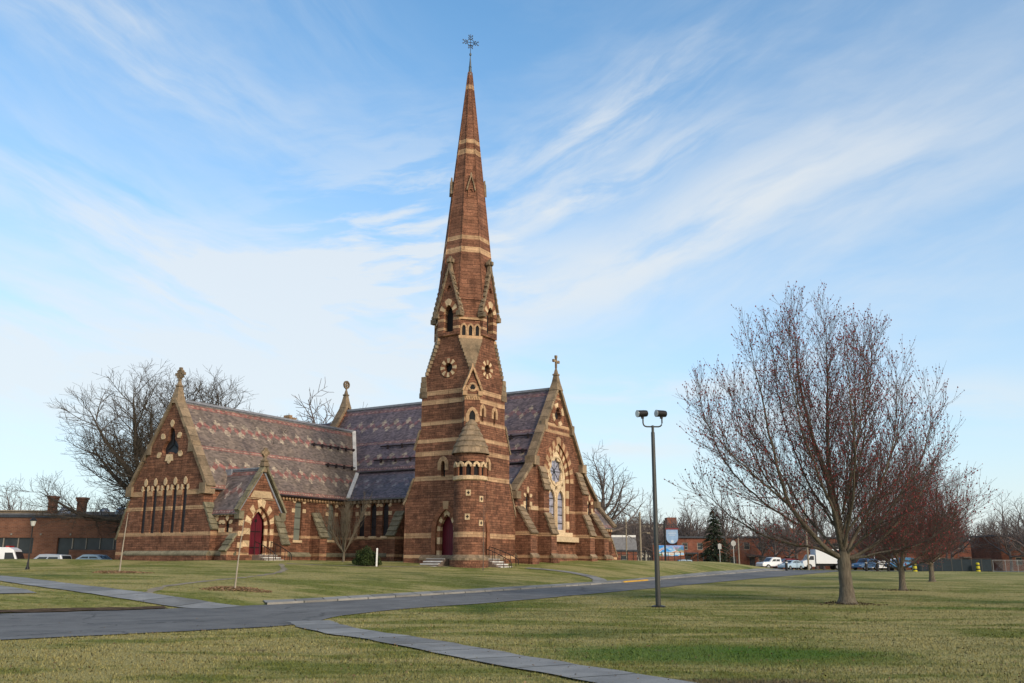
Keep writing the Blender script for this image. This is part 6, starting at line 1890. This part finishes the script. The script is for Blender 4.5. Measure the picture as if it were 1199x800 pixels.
# ------------------------------------------------------------------ surrounding buildings
def brickwork(name, c1, c2):
    m, g, b = mat(name, .9, .15)
    o, uv = coords(g)
    bc, bf = g.brick(uv, .42, .14, c1, c2, (.20, .15, .12), .012)
    n = g.noise(o, .5, 5, .6); k = g.rmap(n, .3, .7, .72, 1.22)
    col = g.mix(1.0, bc, g.comb(k, k, k), 'MULTIPLY'); sk = g.noise(g.vscale(o, (1, 1, .15)), 1.2, 4, .6)
    g.put(b.inputs['Base Color'], g.mix(g.rmap(sk, .55, .75, 0, .4), col, (.07, .04, .03))); bump(g, b, bf * -1, .4, .02); return m
M['brick'] = brickwork('red_brick', (.25, .085, .05), (.17, .058, .036)); M['brickd'] = brickwork('dark_brown_brick', (.23, .10, .058), (.16, .07, .043))
M['brickt'] = brickwork('tan_brick', (.36, .29, .20), (.30, .235, .16))
M['trim'] = plain('pale_trim', (.27, .24, .20), .7, .15); M['roofd'] = plain('dark_roof_edge', (.05, .055, .065), .6, .2); M['roofg'] = plain('grey_roof', (.17, .165, .165), .8, .2)
M['aptglass'] = plain('window_glass', (.03, .036, .04), .25, .3, 1.0, .4); M['concp'] = plain('pale_concrete', (.42, .38, .31), .8, .12)
def block(name, label, x0, x1, y0, d, h, bm='brick', rows=2, wins=None, ww=1.1, wh=1.3, roof=.3, doors=(), awn=(), z=None, rz=0.0, cat='building', wrows=None, chim=()):
    """a long brick building; its front is the y0 face; windows are parts with panes"""
    zb = (gz((x0 + x1) / 2, min(y0, 139)) if z is None else z)
    root = empty(name, ((x0 + x1) / 2, y0, zb), R(rz), label, cat)
    w = (x1 - x0) / 2; pl = (Vector((0, 0, 0)), Vector((1, 0, 0)), Vector((0, -1, 0)))
    rowz = wrows or [h * (i + .5) / rows - wh / 2 + .1 for i in range(rows)]
    holes = []; n = wins if wins is not None else max(1, int((x1 - x0) / 3.4))
    pos = [-w + 2 * w * (i + .5) / n for i in range(n)]
    for zz in rowz:
        for p in pos:
            if any(abs(p - q) < 1.1 and zz < 1.4 for q in doors): continue
            holes.append([(p - ww / 2, zz), (p + ww / 2, zz), (p + ww / 2, zz + wh), (p - ww / 2, zz + wh)])
    dh_ = [[(q - .5, -.0), (q + .5, -.0), (q + .5, 2.1), (q - .5, 2.1)] for q in doors]
    mb = MB(); wall(mb, pl, [(-w, -1), (w, -1), (w, h), (-w, h)], holes + [[(a, max(b_, .02)) for a, b_ in q] for q in dh_], .2)
    for a, b_ in (((-w, 0), (-w, d)), ((-w, d), (w, d)), ((w, d), (w, 0))):
        mb.face([(a[0], a[1], -1), (a[0], a[1], h), (b_[0], b_[1], h), (b_[0], b_[1], -1)])
    mb.build('wall', M[bm], root)
    mb = MB(); mb.box((-w - roof, -roof, h), (w + roof, d + roof, h + .28)); rf = mb.build('roof', M['roofd'], root)
    for q in chim:
        mb = MB(); mb.box((q - .5, d * .4, h + .28), (q + .5, d * .4 + 1, h + 1.7)); mb.box((q - .6, d * .4 - .1, h + 1.7), (q + .6, d * .4 + 1.1, h + 1.95)); mb.build('chimney', M[bm], rf)
    for q in holes:
        (a, z0), (b_, _), (_, z1) = q[0], q[1], q[2]
        mb = MB()
        for r_ in (((a, z0), (b_, z0 + .09)), ((a, z1 - .09), (b_, z1)), ((a, z0 + .09), (a + .09, z1 - .09)), ((b_ - .09, z0 + .09), (b_, z1 - .09)), ((a + .09, (z0 + z1) / 2 - .03), (b_ - .09, (z0 + z1) / 2 + .03))):
            mb.box((r_[0][0], .05, r_[0][1]), (r_[1][0], .12, r_[1][1]))
        f_ = mb.build('window', M['trim'], root); mb = MB(); mb.box((a + .02, .125, z0 + .02), (b_ - .02, .16, z1 - .02)); mb.build('pane', M['aptglass'], f_)
    for q in doors:
        mb = MB(); mb.box((q - .5, .1, 0), (q + .5, .16, 2.1)); mb.build('door', M['pdark'], root)
        mb = MB(); mb.box((q - .9, -1.0, 2.2), (q + .9, -.003, 2.32)); mb.build('canopy', M['trim'], root)
    for q in awn:
        mb = MB(); mb.box((q - 1.4, -1.6, 2.35), (q + 1.4, -.003, 2.55)); mb.box((q - 1.35, -1.55, 0), (q - 1.2, -1.4, 2.35)); mb.box((q + 1.2, -1.55, 0), (q + 1.35, -1.4, 2.35)); mb.build('porch_canopy', M['roofd'], root)
    return root
block('brick_house', 'two-storey red brick house with dark canopies left of the spruce', 25.9, 33.0, 145, 9, 4.75, wins=3, ww=.9, wh=1.1, wrows=[2.95], awn=(-2.0, 1.4), doors=(-2.0, 1.4))
block('brick_house', 'red brick house with a pale door frame behind the street trees', 37.0, 47.5, 172, 9, 5.6, wins=4, doors=(-3.2, 2.2), wrows=[.9, 3.5])
block('brick_house', 'long red brick terrace seen between the branches of the big maple', 48.6, 68.5, 176, 9, 5.7, wins=7, doors=(-6, 0, 6), wrows=[.9, 3.5], chim=(-4, 6))
block('brick_house', 'brick terrace with small white windows above the dark fence', 69.8, 87.5, 170, 9, 5.1, wins=5, doors=(4.2,), wrows=[.9, 3.2])
block('brick_house', 'broad red brick building at the right edge behind bare trees', 80.5, 108, 153, 10, 5.55, wins=5, wrows=[.9, 3.3], doors=(6,), chim=(2,))
block('brick_shed', 'low brick building with a pale strip along its grey roof beside the church', 7.5, 19.2, 142, 8, 2.6, wins=3, rows=1, roof=.1)
root = empty('shed_roof', (13.35, 142, gz(13.35, 139) + 2.9), 0)
for o in [o for o in COL.objects if o.name.startswith('brick_shed')]:
    root.parent = o; root.location = (0, 0, 2.9)
mb = MB(); mb.prism([(-5.9, 0, 0), (-5.9, 8, 0), (-5.9, 6.5, 1.9), (-5.9, 1.2, 1.9)], (11.8, 0, 0)); o = mb.build('pitched_roof', M['roofg'], root.parent); o.location = (0, 0, 2.885)
mb = MB(); mb.box((-5.9, 1.3, 4.79), (5.9, 1.6, 5.1)); mb.build('skylight_strip', M['white'], root.parent)
bpy.data.objects.remove(root)
r_ = block('apartment_block', 'far pale apartment block with a strip of windows behind the wood', 27, 46.5, 262, 14, 11.6, 'concp', wins=9, ww=1.5, wh=1.5, wrows=[1.2, 4.0, 6.8, 9.3], roof=.4)
mb = MB(); mb.box((7.2, -1.5, 0), (9.9, 3, 13.6)); mb.build('stair_tower', M['brick'], r_)
# wall with mural
root = empty('mural_wall', (23.9, 141, gz(23.9, 139)), 0, 'brick garden wall carrying a bright blue painted mural', 'wall')
mb = MB(); mb.box((-2.4, 0, -1), (2.4, .35, 3.6)); mb.build('brickwork', M['brick'], root)
mb = MB(); mb.box((-2.2, -.04, 1.95), (2.25, -.003, 3.55)); mb.build('mural', M['mural'], root)
# left-hand low brick building with two angled fronts
def left_building():
    root = empty('brick_building', (-47.6, 96.5, .45), 0, 'long low brown brick building with dark strip windows left of the church', 'building')
    hgt_ = 5.55
    for x_, y_, L, ang, holes in ((0, 0, 22, 181.5, [[(1.9, 1.9), (9.2, 1.9), (9.2, 3.5), (1.9, 3.5)], ]), (0, 0, 30, -6.0, [[0], [0]])):
        A_d = Vector((math.cos(R(ang)), math.sin(R(ang)), 0)); N_d = Vector((A_d.y, -A_d.x, 0))
        if N_d.y > 0: N_d = -N_d
        pl = (Vector((0, 0, 0)), A_d, N_d)
        mb = MB(); hs = holes if len(holes) == 1 else [[(.6, 1.5), (2.0, 1.5), (2.0, 2.3), (11.5, 2.3), (11.5, 3.5), (.6, 3.5)]]
        wall(mb, pl, [(0, -1), (L, -1), (L, hgt_), (0, hgt_)], hs, .3); mb.build('wall', M['brickd'], root)
        mb = MB(); mb.prism([P3(pl, s, z, .12) for s, z in ((-.0, hgt_), (L, hgt_), (L, hgt_ + .3), (-.0, hgt_ + .3))], N_d * -12); mb.build('roof', M['roofd'], root)
        for h_ in hs:
            s0, s1 = min(p[0] for p in h_), max(p[0] for p in h_); z0, z1 = min(p[1] for p in h_), max(p[1] for p in h_)
            mb = MB(); panel(mb, pl, h_, -.2); gl = mb.build('window', M['aptglass'], root)
            mb = MB(); s = s0 + 1.6
            while s < s1: mb.prism([P3(pl, s + q, z, -.12) for q, z in ((-.05, z1 - 1.1), (.05, z1 - 1.1), (.05, z1), (-.05, z1))], N_d * -.08); s += 1.5
            mb.build('frame', M['trim'], gl)
        for s in ((1.2, 4.2) if ang > 0 else (2.0, 11.5)):
            mb = MB(); mb.prism([P3(pl, s + q, z, .1) for q, z in ((-.08, 3.75), (.08, 3.75), (.08, 3.95), (-.08, 3.95))], N_d * -.1); mb.build('wall_lamp', M['trim'], root)
    mb = MB(); mb.box((-12, 6, 5.85), (-.6, 14, 6.5)); mb.box((-12.2, 5.8, 6.5), (-.4, 14.2, 6.62)); mb.build('rooftop_room', M['brickt'], root)
    for x_, y_, s_ in ((-1.6, 2.5, .8), (.6, 4.5, .9)):
        mb = MB(); mb.box((x_ - .42 * s_, y_ - .42, 5.85), (x_ + .42 * s_, y_ + .42, 7.5)); mb.box((x_ - .5 * s_, y_ - .5, 7.5), (x_ + .5 * s_, y_ + .5, 7.72)); mb.box((x_ - .58 * s_, y_ - .58, 7.72), (x_ + .58 * s_, y_ + .58, 7.95)); mb.build('chimney', M['brickd'], root)
    for x_, y_ in ((-.3, 2.6), (6.2, 1.6), (3.6, 3.5)):
        mb = MB(); mb.lathe([(.75, 5.85), (.75, 6.1), (.6, 6.2), (.5, 6.55), (.25, 6.75), (0, 6.78)], (x_, y_), 10); mb.build('roof_vent', M['rim'], root, smooth=True)
    mb = MB(); mb.box((-14, 1.2, 5.85), (10, 1.9, 6.05)); mb.box((2, 2, 5.85), (6, 4, 6.3)); mb.build('duct', M['roofg'], root)
left_building()
tag(np_mesh('car_park', np.array([(-75, 82, .47), (-28, 82, .47), (-28, 96, .47), (-75, 96, .47)]), np.array([[0, 1, 2, 3]]), M['asphalt'], smooth=False), kind='structure') if False else None

# ------------------------------------------------------------------ fences and bollards
def iron_fence(pts, h=1.05):
    root = empty('iron_fence', (0, 0, 0), 0, 'black iron railing running behind the lawn right of the church', 'fence')
    p = resample(pts, 1.4); post, rail = MB(), MB()
    tops = []
    for x, y in p:
        z = gz(x, y); post.box((x - .035, y - .035, z - .1), (x + .035, y + .035, z + h)); tops.append(Vector((x, y, z)))
    for hh_ in (.18, .6, h - .08): rail.tube([t + Vector((0, 0, hh_)) for t in tops], .022, 5)
    rail.build('rails', M['iron'], root); post.build('posts', M['iron'], root)
iron_fence([(10.8, 97), (17, 106), (22.5, 112.5)])
M['tarp'] = plain('dark_teal_screen', (.012, .022, .030), .7, .2, 2); M['galv'] = plain('galvanised_wire', (.30, .30, .29), .5, .1, 3, .4)
def panel_fence(x0, x1, y, n):
    root = empty('screen_fence', (x0, y, gz(x0, y)), 0, 'dark teal screened fence panels on steel posts behind the maples', 'fence')
    st = (x1 - x0) / n
    for i in range(n):
        mb = MB(); mb.box((i * st + .02, -.02, .06), ((i + 1) * st - .02, .02, 1.56)); mb.build('panel', M['tarp'], root)
    for i in range(n + 1):
        mb = MB(); mb.box((i * st - .04, -.04, -.1), (i * st + .04, .04, 1.66)); mb.build('post', M['polegrey'], root)
    mb = MB(); mb.tube([(0, 0, 1.64), (x1 - x0, 0, 1.64)], .025, 6); mb.build('rail', M['polegrey'], root)
panel_fence(51.9, 62.2, 121, 8)
def wire_fence(x0, x1, y):
    root = empty('wire_fence', (x0, y, gz(x0, y)), 0, 'open wire mesh fence continuing to the right edge', 'fence')
    w = x1 - x0; n = int(w / 1.6)
    for i in range(n + 1):
        mb = MB(); mb.tube([(i * 1.6, 0, -.1), (i * 1.6, 0, 1.5)], .03, 6); mb.build('post', M['galv'], root)
    mb = MB()
    mb.tube([(0, 0, 1.46), (w, 0, 1.46)], .025, 5)
    x = -1.4
    while x < w:
        for s in (1, -1):
            a, b_ = (x, x + 1.4) if s > 0 else (x + 1.4, x)
            if min(a, b_) >= 0 and max(a, b_) <= w: mb.tube([(a, 0, .04), (b_, 0, 1.44)], .006, 3, cap=False)
        x += .16
    mb.build('mesh', M['galv'], root)
wire_fence(62.4, 82, 121)
def bollard(x, y, h, label):
    root = empty('bollard', (x, y, gz(x, y)), 0, label, 'bollard', 'black bollards at the road end')
    mb = MB(); mb.lathe([(.17, -.1), (.17, h - .1), (.13, h), (0, h + .02)], n=12); mb.build('post', M['iron'], root, smooth=True)
    mb = MB(); mb.lathe([(.178, h * .72), (.178, h * .82)], n=12); mb.build('band', M['white'], root)
for x, lab in ((35.2, 'black bollard farthest left, in front of the box truck'), (41.9, 'black bollard just left of the big maple trunk'), (45.4, 'black bollard right of the big maple trunk'), (46.8, 'black bollard between the maple trunk and the second maple'), (48.2, 'black bollard nearest the second maple'), (53.9, 'black bollard against the left end of the dark fence')):
    bollard(x, 119.5, 1.35 if x < 50 else 1.5, lab)
def drum(x, y, label):
    root = empty('traffic_drum', (x, y, gz(x, y)), 0, label, 'traffic drum', 'yellow traffic drums by the fence')
    mb = MB(); mb.lathe([(.28, 0), (.28, .08), (.24, .1), (.24, .5), (.22, .55), (.22, 1.05), (.1, 1.12), (0, 1.12)], n=12); mb.build('body', M['drumy'], root, smooth=True)
    mb = MB(); mb.lathe([(.248, .2), (.248, .36)], n=12); mb.lathe([(.228, .7), (.228, .86)], n=12); mb.build('band', M['pdark'], root)
M['drumy'] = plain('yellow_plastic', (.50, .42, .02), .5, .1)
drum(51.9, 120.2, 'yellow traffic drum at the left end of the dark fence'); drum(60.0, 120.2, 'yellow traffic drum near the right end of the dark fence')
root = empty('notice_board', (41.9, 118.5, gz(41.9, 118.5)), 0, 'small dark red sign on a post before the box truck', 'road sign')
mb = MB(); mb.box((-.04, -.03, -.1), (.04, .03, 2.5)); mb.build('post', M['iron'], root)
mb = MB(); mb.box((-.42, -.06, 2.25), (.42, -.035, 2.6)); mb.build('sign_panel', M['pred'], root)
